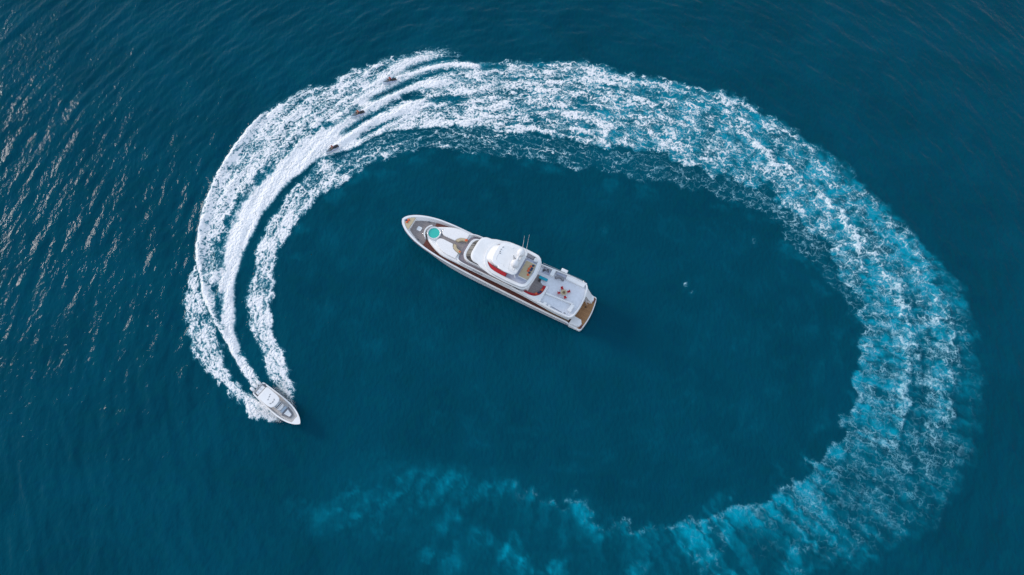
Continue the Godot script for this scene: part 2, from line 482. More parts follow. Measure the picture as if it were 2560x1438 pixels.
func field(x: float, z: float) -> Vector4:
	# (how thickly foam covers the water, milky air below the surface, how much the surface is heaved up, how smooth the foam is)
	var dx := x - RING.x
	var dz := z - RING.y
	var r := sqrt(dx * dx + dz * dz)
	if r > 92.0:
		return Vector4.ZERO
	if r < 62.0:
		for i in range(0, FLECKS.size(), 2):
			var fx: float = x - FLECKS[i]
			var fz: float = z - FLECKS[i + 1]
			if fx * fx + fz * fz < 4.0:
				var fd := Vector2(fx * 1.3 + fz * 0.4, fz * 0.7 - fx * 0.2).length() + n_mid.get_noise_2d(x * 2.0, z * 2.0) * 0.5
				return Vector4(0.26 * smoothstep(0.8, 0.0, fd), 0.16 * smoothstep(1.8, 0.0, fd), 0, 0)
	if r < 18.0:
		return Vector4.ZERO
	var t := rad_to_deg(atan2(dz, dx))
	if t < 150.0:
		t += 360.0
	var nb := n_big.get_noise_2d(x, z)
	var nm := n_mid.get_noise_2d(x, z)
	var age := clampf((t - 165.0) / 250.0, 0, 1)
	var j := nb * lerpf(0.7, 2.4, age) + nm * lerpf(0.5, 1.1, age)
	var ro := at(t_out, t)
	var ri := at(t_in, t)
	if ro < 0 or ri < 0:
		return Vector4.ZERO
	if r > ro + 5.0:
		return Vector4.ZERO
	if r < ri - 6.0:
		# sheen on calm ripples, painted as thin paler arcs in the water colour
		var ripple_sheen := 1.0 - absf(n_mid.get_noise_3d(r * 0.55, dx / r * 7.0, dz / r * 7.0)) * 3.5
		return Vector4(0, maxf(0, ripple_sheen) * 0.085 * smoothstep(-0.25, 0.4, nb) * smoothstep(18, 30, r), 0, 0)
	var rw := at(t_wash, t)
	if rw < 0:
		rw = ri
	var rj := r + j
	var rho := 0.0
	var milk := 0.0
	var lift := 0.0
	var flat := 0.0
	# flow-aligned streaks
	var streak := n_mid.get_noise_3d(r * 1.3, dx / r * 13.0, dz / r * 13.0 + 40.0)
	var ridge := at(t_ridge, t)
	var rg := at(t_gap, t)
	# inner band
	var ci := ri
	var co := rg if rg > 0 else rw
	if rj > ci and rj < co + 0.4:
		var e := smoothstep(0.0, 1.2, rj - ci) * smoothstep(-0.4, 0.8, co - rj)
		var d := 0.86
		if t > 200:
			d = lerpf(0.78, 0.38, clampf((t - 200) / 30.0, 0, 1))
		if t > 230:
			d = lerpf(0.38, 0.17, clampf((t - 230) / 60.0, 0, 1))
		if t > 330:
			d = lerpf(0.17, 0.06, clampf((t - 330) / 40.0, 0, 1))
		var w := (rj - ci) / maxf(0.5, co - ci)
		if t < 235:
			d -= 0.22 * smoothstep(0.45, 1.0, w) * smoothstep(175, 190, t)
		rho = maxf(rho, e * d * (1.0 + streak * 0.5))
		milk = maxf(milk, e * lerpf(0.20, 0.12, smoothstep(200, 240, t)))
		lift += e * 0.18 * (1.0 - age)
	# the main band
	var edge_out := ridge if ridge > 0 and t < 188 else ro
	var jo := rj
	if t < 214:
		jo = r + nm * 0.25 + nb * 0.2
	var ji := r + j * (0.35 if t < 235 else 1.0)
	if ji > rw - 0.3 and jo < edge_out + 0.3 and t > 163.4:
		var soft := 0.5 if t < 214 else 1.4
		var e := smoothstep(-0.3, 0.9, ji - rw) * smoothstep(-0.3, soft, edge_out - jo) * smoothstep(163.6, 164.8, t)
		var w := clampf((r - rw) / maxf(0.5, edge_out - rw), 0, 1)
		var d := 0.0
		if t < 178:
			d = 0.95
		elif t < 235:
			d = lerpf(0.96, 0.82, smoothstep(0.35, 0.6, w))
			d -= 0.10 * smoothstep(205, 235, t)
		else:
			d = lerpf(0.74, 0.62, clampf((t - 235) / 40.0, 0, 1))
		if t > 275:
			d = lerpf(0.62, 0.40, clampf((t - 275) / 50.0, 0, 1))
		if t > 325:
			d = lerpf(0.40, 0.29, clampf((t - 325) / 40.0, 0, 1))
		if t > 365:
			d = lerpf(0.29, 0.15, clampf((t - 365) / 35.0, 0, 1))
		if t > 400:
			d = lerpf(0.15, 0.0, clampf((t - 400) / 25.0, 0, 1))
		d *= 1.0 + streak * lerpf(0.20, 0.60, smoothstep(200, 250, t)) + nb * lerpf(0.05, 0.45, age)
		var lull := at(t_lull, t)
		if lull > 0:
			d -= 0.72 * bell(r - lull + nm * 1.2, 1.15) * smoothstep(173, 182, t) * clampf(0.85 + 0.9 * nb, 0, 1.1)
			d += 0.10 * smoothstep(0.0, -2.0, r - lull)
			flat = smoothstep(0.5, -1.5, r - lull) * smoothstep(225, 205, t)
		if t < 214:
			d += 0.5 * smoothstep(1.3, 0.2, edge_out - jo)
			lift += 0.55 * bell(edge_out - 0.7 - r, 0.9) * smoothstep(168, 178, t)
		if t > 318:
			var c1 := at(t_c1, t)
			var c2 := at(t_c2, t)
			if c1 > 0:
				var q := r - c1 + nm * 1.6 + nb * 1.5
				d += 0.42 * bell(q, 0.7) + 0.10 * smoothstep(0.3, -0.5, q) * smoothstep(-5.0, -1.0, q) - 0.14 * smoothstep(0.2, 1.2, q) * smoothstep(4.0, 1.5, q)
				milk += 0.42 * smoothstep(0.6, -0.6, q) * smoothstep(-9.0, -1.0, q) * smoothstep(322, 340, t) * smoothstep(394, 380, t)
				lift += 0.25 * bell(q, 1.2)
			if c2 > 0:
				var q := r - c2 + nm * 1.6 + nb * 1.5
				d += 0.36 * bell(q, 0.7) - 0.12 * smoothstep(0.2, 1.4, q)
				milk += 0.36 * smoothstep(0.6, -0.6, q) * smoothstep(-6.0, -1.0, q) * smoothstep(322, 340, t) * smoothstep(386, 372, t)
				lift += 0.25 * bell(q, 1.2)
		d *= lerpf(1.0, smoothstep(-1.0, 9.0, edge_out - rj) * 0.75 + 0.25, smoothstep(300, 345, t))
		if t > 372 and t < 450:
			d += 0.52 * bell(r - rw - 0.6 + nm * 1.3 + nb * 1.8, 0.65) * smoothstep(372, 385, t) * smoothstep(450, 415, t) * clampf(0.7 + nm * 1.5, 0, 1)
		rho = maxf(rho, e * d)
		var mk := lerpf(0.24, 0.64, smoothstep(225, 300, t))
		if t > 310:
			mk = lerpf(0.64, 0.50, clampf((t - 310) / 40.0, 0, 1))
			mk = lerpf(mk, lerpf(0.60, 0.28, smoothstep(0.0, 7.5, r - rw + nb * 2.5)), smoothstep(350, 385, t))
		if t > 395:
			mk *= lerpf(1.0, 0.06, smoothstep(392, 462, t))
		milk = maxf(0, milk) + e * mk * (0.85 + 0.5 * nb + 0.35 * nm)
		lift += (e * 0.30 * (1.0 - age) + e * streak * 0.35 * (1.0 - age * 0.6)) * smoothstep(165, 174, t)
	# spray thrown to the outside by the turning boat
	if t < 189 and ridge > 0:
		var gapw := lerpf(0.0, 1.0, clampf((t - 158) / 5.0, 0, 1))
		if t > 163:
			gapw = lerpf(1.0, 2.2, clampf((t - 163) / 4.0, 0, 1))
		if t > 168:
			gapw = lerpf(2.2, -0.2, clampf((t - 168) / 7.0, 0, 1))
		var oj := r + nm * 1.0 + nb * 0.6
		if oj > ridge + gapw and oj < ro + 0.9:
			var e := smoothstep(0, 1.0, oj - ridge - gapw) * smoothstep(-0.9, 0.3, ro - oj) * smoothstep(189, 185, t)
			rho = maxf(rho, e * (lerpf(1.0, 0.74, clampf((t - 160) / 14.0, 0, 1)) + streak * 0.2))
			milk = maxf(milk, e * 0.24)
			lift += e * 0.30
	# jet skis: a bright core, clear water on either side, a fan of fine spray to the outside
	for k in 3:
		var rs := at(t_ski[k], t)
		if rs < 0:
			continue
		var s: float = t - SKI_START[k]
		var d := r - rs
		var fade := smoothstep(27, 16, s)
		var wob := nm * 0.5 * smoothstep(4, 20, s)
		var fan := smoothstep(0.6, 1.8, d + wob) * smoothstep(6.5, 3.0, d + wob - 0.1 * s) * smoothstep(16, 6, s)
		rho = maxf(rho, fan * 0.92)
		flat = maxf(flat, fan)
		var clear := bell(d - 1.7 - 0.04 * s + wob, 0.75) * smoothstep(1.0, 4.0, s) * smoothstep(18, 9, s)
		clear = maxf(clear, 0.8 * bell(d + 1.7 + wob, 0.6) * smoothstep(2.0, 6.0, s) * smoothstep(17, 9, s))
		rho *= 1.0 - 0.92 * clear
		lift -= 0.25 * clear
		var core := bell(d + wob, lerpf(0.55, 1.3, clampf(s / 18.0, 0, 1))) * fade
		rho = maxf(rho, core * 1.15)
		flat = maxf(flat, core * 0.8)
		lift += core * 0.35
	for k in 3:
		var rs := at(t_slick[k], t)
		if rs < 0:
			continue
		var a: Array = TRACK[["slick_one", "slick_two", "slick_three"][k]]
		var w: float = clampf((t - a[0]) / (a[a.size() - 2] - a[0]), 0, 1)
		var dk := bell(r - rs + nm * 0.5, 0.95) * smoothstep(0, 0.25, w) * smoothstep(1.0, 0.75, w)
		rho *= 1.0 - 0.9 * dk
		lift -= 0.2 * dk
	# old milky water drifting at the far end of the ring
	if t > 395:
		var c := at(t_cl1, t)
		if c > 0:
			var q := r - c + nb * 3.4 + nm * 1.3
			var amt := lerpf(0.48, 0.20, clampf((t - 400) / 70.0, 0, 1)) * clampf(0.66 + 1.4 * n_mid.get_noise_2d(x * 0.4 + 90, z * 0.4), 0.28, 1.2)
			milk += amt * (bell(q - 0.3, 0.9) + 0.30 * bell(q - 2.2, 2.0)) * smoothstep(398, 406, t) * smoothstep(482, 465, t)
			rho = maxf(rho, 0.55 * amt * bell(q + 0.2, 0.7) * smoothstep(482, 455, t))
		c = at(t_cl2, t)
		if c > 0:
			var q := r - c + nb * 3.2 + nm * 1.2
			milk += 0.34 * bell(q, 1.2) * clampf(0.8 + 1.2 * nb, 0, 1.2) * smoothstep(450, 458, t) * smoothstep(476, 470, t)
	if r < ri + 1.0 and t > 190 and t < 420:
		# faint leftovers drifting inside the ring
		milk = maxf(milk, 0.20 * smoothstep(-6.0, -1.0, r - ri) * smoothstep(0.0, 0.5, n_big.get_noise_2d(x * 0.8 + 150, z * 0.8) + 0.3 * nm))
	if t > 392:
		var fade := smoothstep(392, 408, t) * smoothstep(510, 490, t) * smoothstep(-5, 2, r - ri) * smoothstep(5, -2, r - ro)
		var wisp := 1.0 - absf(n_mid.get_noise_2d(x * 0.55 + nb * 1.2 + 30, z * 0.55 + nm * 0.6)) * 2.6
		var patch := smoothstep(-0.05, 0.5, n_big.get_noise_2d(x * 0.6 + 50, z * 0.6) + 0.25 * nm)
		milk += fade * (0.07 + 0.16 * patch + 0.17 * maxf(0, wisp) * patch)
		rho = maxf(rho, fade * 0.20 * maxf(0, wisp) * patch * smoothstep(480, 420, t))
	return Vector4(clampf(rho, 0, 1.2), clampf(milk, 0, 1.0), lift, clampf(flat, 0, 1))

func noise_bytes(n: FastNoiseLite, shift := Vector2.ZERO) -> PackedByteArray:
	# the noise over the whole sheet, one byte a pixel
	var keep := n.frequency
	n.frequency = keep * (FOAM_X.y - FOAM_X.x) / FW
	n.offset = Vector3(shift.x, shift.y, 0)
	var im := n.get_image(FW, FH, false, false, false)
	im.convert(Image.FORMAT_L8)
	n.frequency = keep
	n.offset = Vector3.ZERO
	return im.get_data()

func draw_foam() -> Array:
	# how thick the foam is, worked out on a coarse grid and drawn finer
	var cw := int(FW / 3.2)
	var ch := int(FH / 3.2)
	var vals := PackedFloat32Array()
	vals.resize(cw * ch * 4)
	var k := 0
	for v in ch:
		var z := lerpf(FOAM_Z.x, FOAM_Z.y, (v + 0.5) / ch)
		for u in cw:
			var x := lerpf(FOAM_X.x, FOAM_X.y, (u + 0.5) / cw)
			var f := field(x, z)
			if f.x > 0.0:
				var dx := x - RING.x
				var dz := z - RING.y
				var r := sqrt(dx * dx + dz * dz)
				var t := rad_to_deg(atan2(dz, dx))
				if t < 150.0:
					t += 360.0
				vals[k + 2] = at(t_arc, t)
				vals[k + 3] = r - at(t_mid, t)
			elif u > 0:
				vals[k + 2] = vals[k - 2]
				vals[k + 3] = vals[k - 1]
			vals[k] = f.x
			vals[k + 1] = f.w
			k += 4
	var im := Image.create_from_data(cw, ch, false, Image.FORMAT_RGBAF, vals.to_byte_array())
	im.resize(FW, FH, Image.INTERPOLATE_BILINEAR)
	vals = im.get_data().to_float32_array()
	var b_fine := noise_bytes(n_fine)
	var b_wa := noise_bytes(n_warp)
	var b_wb := noise_bytes(n_warp, Vector2(3000, -1700))
	var b_tear := noise_bytes(n_tear)
	var col := PackedByteArray()
	col.resize(FW * FH * 4)
	var bmp := PackedByteArray()
	bmp.resize(FW * FH)
	var arc_old := at(t_arc, 270.0)
	var arc_end := at(t_arc, 345.0)
	var arc_last := at(t_arc, 395.0)
	for i in FW * FH:
		var rho := vals[i * 4]
		if rho < 0.02:
			continue
		# foam gathers along the edges of upwelling cells: a lace that closes up where it is thick,
		# drawn out along the track where it is fresh
		var s := vals[i * 4 + 2]
		var q := vals[i * 4 + 3]
		var old := clampf((s - arc_old) / (arc_end - arc_old), 0, 1)
		var fine := b_fine[i] / 127.5 - 1.0
		var wa := b_wa[i] / 127.5 - 1.0
		var wb := b_wb[i] / 127.5 - 1.0
		var tear := b_tear[i] / 127.5 - 1.0
		var cs := s + wa * 1.1 + fine * 0.16
		var late := clampf((s - arc_end) / (arc_last - arc_end), 0, 1)
		var cq := q * (1.0 - 0.30 * old - 0.30 * late) + wb * 1.1 + fine * 0.14
		# small breaking crests that run with the track
		var ln := 1.0 - absf(n_line.get_noise_2d(cs * 0.22, cq)) * 3.2
		ln = ln * ln if ln > 0.0 else 0.0
		var body := rho
		rho += (ln - 0.25) * (0.22 + 0.10 * old) * minf(1.0, rho * 3.0) + tear * (0.20 + 0.12 * old) * minf(1.0, rho * 2.5) - 0.05
		var e1 := n_lace.get_noise_2d(cs, cq) + 1.0          # 0 at the edges of cells
		var e2 := n_net.get_noise_2d(cs, cq) + 1.0
		var r2 := clampf(rho, 0, 1.1)
		r2 *= r2
		var w1 := 0.03 + 0.40 * r2 + 0.06 * fine
		var w2 := 0.02 + 0.55 * r2 + 0.07 * fine
		var l1 := smoothstep(w1 + 0.12, w1 * 0.1, e1) * clampf(0.30 + 0.14 * old + rho * 0.95 + tear * 0.35, 0.12, 1.0)
		var l2 := smoothstep(w2 + 0.16, w2 * 0.1, e2) * clampf(rho * 1.25 - 0.05, 0.0, 1.0)
		var a := 1.0 - (1.0 - clampf(l1, 0, 1)) * (1.0 - clampf(l2, 0, 1))
		var e3 := n_net.get_noise_2d(cs * 1.9 + 40.0, cq * 1.5) + 1.0
		var l3 := smoothstep(0.20 + 0.08 * fine, 0.02, e3) * clampf(0.25 + 0.9 * tear + 0.5 * wa, 0.0, 0.65) * smoothstep(0.03, 0.22, rho)
		a = maxf(a, l3 * (0.35 + 0.85 * old))
		var veil := smoothstep(0.22, 1.05, rho) * (0.55 + 0.55 * fine + 0.2 * wa) * (1.0 - 0.45 * old)
		a = maxf(a, veil)
		a = maxf(a, smoothstep(0.84, 1.08, rho + fine * 0.14))
		a *= clampf(0.80 + fine * 0.75 + 0.30 * rho, 0.2, 1.0)
		var flat := vals[i * 4 + 1]
		if flat > 0.01:
			a = lerpf(a, clampf(body * 1.1 - 0.08 + fine * 0.36 + wa * 0.18 + (0.3 - e2) * 0.25, 0, 1), flat * 0.8)
		a = clampf(a * smoothstep(0.02, 0.16, body) * (1.0 - 0.42 * late), 0, 1)
		a = lerpf(a, smoothstep(0.06, 0.86, a), 0.75 * (1.0 - old))
		var tint := minf(1.0, a * 1.15) * (1.0 - 0.45 * late) * (1.0 - 0.15 * old)
		col[i * 4] = int(120.0 + 131.0 * tint)
		col[i * 4 + 1] = int(212.0 + 39.0 * tint)
		col[i * 4 + 2] = int(236.0 + 16.0 * tint)
		col[i * 4 + 3] = int(a * 255.0)
		bmp[i] = int(clampf(a * (0.48 + 0.55 * fine + 0.8 * (0.35 - e2) + 0.25 * wa + 0.2 * ln), 0, 1) * 255.0)
	return [col, bmp]

func swell(x: float, z: float) -> float:
	# wind waves whose crests run round the ring, as in the photograph
	var dx := x - RING.x
	var dz := z - RING.y
	var r := sqrt(dx * dx + dz * dz) + 0.01
	var cx := dx / r
	var cz := dz / r
	var k := clampf((r - 35.0) / 45.0, 0.26, 1.0)
	if dx > 0:
		k *= lerpf(1.0, 0.55, clampf(cx, 0, 1))
	var h := n_swell.get_noise_3d(r * 0.20, cx * 5.6, cz * 5.6) * 0.34
	h += n_swell.get_noise_3d(r * 0.46 + 30.0, cx * 16.0, cz * 16.0) * 0.21
	h += n_swell.get_noise_2d(x * 0.8, z * 0.5) * 0.05
	var edge := minf(minf(x - SEA_X.x, SEA_X.y - x), minf(z - SEA_Z.x, SEA_Z.y - z))
	return h * k * smoothstep(0.0, 12.0, edge)

func make_sea() -> void:
	set_noise(n_big, 4, 0.13, FastNoiseLite.TYPE_SIMPLEX_SMOOTH, 2)
	set_noise(n_mid, 9, 0.42, FastNoiseLite.TYPE_SIMPLEX_SMOOTH, 2)
	set_noise(n_fine, 21, 1.3, FastNoiseLite.TYPE_SIMPLEX_SMOOTH, 4)
	set_noise(n_lace, 33, 0.58, FastNoiseLite.TYPE_CELLULAR, 1)
	set_noise(n_net, 34, 1.35, FastNoiseLite.TYPE_CELLULAR, 1)
	for n in [n_lace, n_net]:
		n.cellular_return_type = FastNoiseLite.RETURN_DISTANCE2_SUB
		n.cellular_jitter = 1.0
	set_noise(n_warp, 61, 0.42, FastNoiseLite.TYPE_SIMPLEX_SMOOTH, 3)
	set_noise(n_tear, 62, 0.20, FastNoiseLite.TYPE_SIMPLEX_SMOOTH, 4)
	set_noise(n_line, 63, 0.34, FastNoiseLite.TYPE_SIMPLEX_SMOOTH, 2)
	set_noise(n_swell, 55, 1.0, FastNoiseLite.TYPE_SIMPLEX_SMOOTH, 2)
	t_in = table("inner"); t_out = table("outer"); t_ridge = table("ridge"); t_wash = table("wash"); t_gap = table("gap"); t_lull = table("lull")
	t_c1 = table("crest_one"); t_c2 = table("crest_two"); t_cl1 = table("cloud_one"); t_cl2 = table("cloud_two")
	t_ski = [table("ski_one"), table("ski_two"), table("ski_three")]
	t_slick = [table("slick_one"), table("slick_two"), table("slick_three")]
	t_mid.resize(721)
	t_arc.resize(721)
	var run := 0.0
	for i in 721:
		var deg := 150.0 + i * 0.5
		var o := at(t_out, deg)
		var w := at(t_wash, deg)
		t_mid[i] = (o + w) / 2.0 if o > 0 and w > 0 else (60.0 if i == 0 else t_mid[i - 1])
		t_arc[i] = run
		run += deg_to_rad(0.5) * t_mid[i] * lerpf(0.34, 0.95, clampf((deg - 290.0) / 70.0, 0, 1))
	var foam_data := draw_foam()
	# the surface: one grid of heights, with the milky water as its colour
	var nx := int((SEA_X.y - SEA_X.x) / STEP) + 1
	var nz := int((SEA_Z.y - SEA_Z.x) / STEP) + 1
	var pos := PackedVector3Array()
	var colr := PackedColorArray()
	var uv := PackedVector2Array()
	var hs := PackedFloat32Array()
	var cover := PackedByteArray()
	pos.resize(nx * nz); colr.resize(nx * nz); uv.resize(nx * nz); hs.resize(nx * nz); cover.resize(nx * nz)
	sea_n = nx
	var rows := func(iz: int) -> void:
		var row := []
		var z := SEA_Z.x + iz * STEP
		var ph := PackedFloat32Array(); var pm := PackedFloat32Array(); var pc := PackedByteArray(); var pd := PackedFloat32Array()
		ph.resize(nx); pm.resize(nx); pc.resize(nx); pd.resize(nx)
		for ix in nx:
			var x := SEA_X.x + ix * STEP
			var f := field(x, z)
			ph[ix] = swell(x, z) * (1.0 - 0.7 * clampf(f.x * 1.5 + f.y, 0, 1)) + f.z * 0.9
			var milk := f.y
			if milk > 0.06:
				# paler along the seams between upwelling cells, where the bubbles gather
				var ddx := x - RING.x
				var ddz := z - RING.y
				var rr := sqrt(ddx * ddx + ddz * ddz)
				var tt := rad_to_deg(atan2(ddz, ddx))
				if tt < 150.0:
					tt += 360.0
				var old := clampf((tt - 270.0) / 80.0, 0, 1)
				var wa := n_warp.get_noise_2d(x, z)
				var cs := at(t_arc, tt) + wa * 1.1
				var cq := (rr - at(t_mid, tt)) * (1.0 - 0.30 * old) + n_warp.get_noise_2d(x + 57.0, z - 31.0) * 1.1
				var e1 := n_lace.get_noise_2d(cs, cq) + 1.0
				var e0 := n_lace.get_noise_2d(cs * 0.45 + 20.0, cq * 0.45) + 1.0
				if old > 0.5:
					# drawn out across the track, like a comb
					milk *= clampf(0.95 + n_line.get_noise_2d(cs * 1.3, cq * 0.22) * 1.3 * (old - 0.5) * 2.0, 0.35, 1.35)
				milk *= clampf(1.18 - e1 * 0.55 - e0 * 0.40 + wa * 0.25, 0.35, 1.4)
			pm[ix] = minf(milk, 0.78)
			pc[ix] = 1 if f.x > 0.02 else 0
			pd[ix] = n_big.get_noise_2d(x * 0.35 + 200, z * 0.35) * 0.8 + n_big.get_noise_2d(x, z) * 0.3
		sea_rows[iz] = [ph, pm, pc, pd]
	sea_rows.resize(nz)
	for iz in nz:
		rows.call(iz)
	var deep := Vector3(0.0, 0.055, 0.087)
	var pale := Vector3(0.0, 0.33, 0.46)
	for iz in nz:
		var row: Array = sea_rows[iz]
		var z := SEA_Z.x + iz * STEP
		for ix in nx:
			var i := iz * nx + ix
			var x := SEA_X.x + ix * STEP
			hs[i] = row[0][ix]
			cover[i] = row[2][ix]
			pos[i] = Vector3(x, hs[i], z)
			uv[i] = Vector2((x - FOAM_X.x) / (FOAM_X.y - FOAM_X.x), (z - FOAM_Z.x) / (FOAM_Z.y - FOAM_Z.x))
			var milk: float = row[1][ix]
			var c: Vector3 = deep.lerp(pale, milk * milk * 0.6 + milk * 0.4) * (1.0 + 0.16 * row[3][ix])
			colr[i] = Color(c.x, c.y, c.z)
	var nor := PackedVector3Array()
	nor.resize(nx * nz)
	for iz in nz:
		for ix in nx:
			var i := iz * nx + ix
			var l := hs[i - 1 if ix > 0 else i]
			var r_ := hs[i + 1 if ix < nx - 1 else i]
			var u := hs[i - nx if iz > 0 else i]
			var d := hs[i + nx if iz < nz - 1 else i]
			nor[i] = Vector3(l - r_, 2.0 * STEP, u - d).normalized()
	sea_h = hs
	var idx := PackedInt32Array()
	idx.resize((nx - 1) * (nz - 1) * 6)
	var k := 0
	for iz in nz - 1:
		for ix in nx - 1:
			var a := iz * nx + ix
			idx[k] = a; idx[k + 1] = a + 1; idx[k + 2] = a + nx + 1
			idx[k + 3] = a; idx[k + 4] = a + nx + 1; idx[k + 5] = a + nx
			k += 6
	# far water, out past the horizon, joined to the rim of the grid
	var far := 3000.0
	var b := pos.size()
	var cs := [Vector2(SEA_X.x, SEA_Z.x), Vector2(SEA_X.y, SEA_Z.x), Vector2(SEA_X.y, SEA_Z.y), Vector2(SEA_X.x, SEA_Z.y)]
	for c in cs:
		for q in [c, c + Vector2(signf(c.x) * far, far if c.y > 0 else -far)]:
			pos.append(Vector3(q.x, 0, q.y)); nor.append(Vector3.UP); uv.append(Vector2(-1, -1)); colr.append(Color(deep.x, deep.y, deep.z))
	for q in 4:
		var a0 := b + q * 2
		var b0 := b + ((q + 1) % 4) * 2
		idx.append_array([a0 + 1, b0 + 1, b0, a0 + 1, b0, a0])
	var arr := []
	arr.resize(Mesh.ARRAY_MAX)
	arr[Mesh.ARRAY_VERTEX] = pos
	arr[Mesh.ARRAY_NORMAL] = nor
	arr[Mesh.ARRAY_COLOR] = colr
	arr[Mesh.ARRAY_INDEX] = idx
	var mesh := ArrayMesh.new()
	mesh.add_surface_from_arrays(Mesh.PRIMITIVE_TRIANGLES, arr)
	var wm := mat(Color.WHITE, 0.10)
	wm.metallic_specular = 0.115
	wm.vertex_color_use_as_albedo = true
	wm.heightmap_enabled = true
	var rf := FastNoiseLite.new()
	set_noise(rf, 77, 0.022, FastNoiseLite.TYPE_SIMPLEX_SMOOTH, 4)
	var rt := ImageTexture.create_from_image(rf.get_seamless_image(1024, 1024))
	wm.heightmap_texture = rt
	wm.heightmap_scale = 11.0
	wm.uv1_triplanar = true
	wm.uv1_world_triplanar = true
	wm.uv1_scale = Vector3(0.042, 0.042, 0.026)
	var sea := MeshInstance3D.new()
	sea.mesh = mesh
	sea.material_override = wm
	tag(sea, "water", "deep teal sea with rippled surface around the boats", "water", "", "structure")
	# the foam: a skin that rides three centimetres above the water where there is any
	var fpos := PackedVector3Array(); var fnor := PackedVector3Array(); var fuv := PackedVector2Array(); var fidx := PackedInt32Array()
	var map_ := PackedInt32Array()
	map_.resize(nx * nz)
	map_.fill(-1)
	for iz in nz - 1:
		for ix in nx - 1:
			var a := iz * nx + ix
			var c4 := [a, a + 1, a + nx + 1, a + nx]
			if cover[a] + cover[a + 1] + cover[a + nx] + cover[a + nx + 1] == 0:
				continue
			for c in c4:
				if map_[c] < 0:
					map_[c] = fpos.size()
					fpos.append(pos[c] + Vector3(0, 0.03, 0)); fnor.append(nor[c]); fuv.append(uv[c])
			fidx.append_array([map_[c4[0]], map_[c4[1]], map_[c4[2]], map_[c4[0]], map_[c4[2]], map_[c4[3]]])
	arr = []
	arr.resize(Mesh.ARRAY_MAX)
	arr[Mesh.ARRAY_VERTEX] = fpos
	arr[Mesh.ARRAY_NORMAL] = fnor
	arr[Mesh.ARRAY_TEX_UV] = fuv
	arr[Mesh.ARRAY_INDEX] = fidx
	mesh = ArrayMesh.new()
	mesh.add_surface_from_arrays(Mesh.PRIMITIVE_TRIANGLES, arr)
	var fm := mat(lin(0.86, 0.86, 0.86), 0.9)
	fm.metallic_specular = 0.2
	fm.albedo_texture = ImageTexture.create_from_image(Image.create_from_data(FW, FH, false, Image.FORMAT_RGBA8, foam_data[0]))
	fm.transparency = BaseMaterial3D.TRANSPARENCY_ALPHA
	fm.texture_repeat = false
	fm.heightmap_enabled = true
	fm.heightmap_texture = ImageTexture.create_from_image(Image.create_from_data(FW, FH, false, Image.FORMAT_L8, foam_data[1]))
	fm.heightmap_scale = 22.0
	var foam := MeshInstance3D.new()
	foam.mesh = mesh
	foam.material_override = fm
	tag(foam, "wake_foam", "white and turquoise foam of the wake curling round the anchored yacht", "foam", "", "stuff")
	sea_rows.clear()

var sea_rows := []
var sea_h := PackedFloat32Array()
var sea_n := 0

func water_at(x: float, z: float) -> float:
	var ix := int((x - SEA_X.x) / STEP)
	var iz := int((z - SEA_Z.x) / STEP)
	return sea_h[iz * sea_n + ix]

# ---------------------------------------------------------------- the yacht (own axes: x to the bow, z to starboard, y up from the waterline)
const YAW := 152.52
var yacht: Node3D
var yacht_at := Vector3(15.35, 0, -47.68) + Vector3(0.4614, 0, -0.8872) * 0.45

func v2(a: Array) -> Array:
	var out := []
	for i in range(0, a.size(), 2):
		out.append(Vector2(a[i], a[i + 1]))
	return out

func hull_ring(half: Array, heights: Array, y := -99.0) -> PackedVector3Array:
	# outline port and starboard whose height follows the sheer
	var r := PackedVector3Array()
	for p in mirrored(half):
		var h := y
		if y < -90:
			h = sheer(heights, p.x)
		r.append(Vector3(p.x, h, p.y))
	return r

func sheer(hs: Array, x: float) -> float:
	for i in hs.size() - 1:
		if x <= hs[i + 1].x:
			return lerpf(hs[i].y, hs[i + 1].y, clampf((x - hs[i].x) / (hs[i + 1].x - hs[i].x), 0, 1))
	return hs[-1].y

func arc(cx: float, half: float, depth: float, n := 10) -> Array:
	# points (x, half-width) of a bowed front, from the side to the middle
	var out := []
	for i in n + 1:
		var a := float(i) / n * PI / 2
		out.append(Vector2(cx - depth + depth * pow(sin(a), 0.75), half * pow(cos(a), 0.55)))
	out[-1] = Vector2(cx, 0.0)
	return out

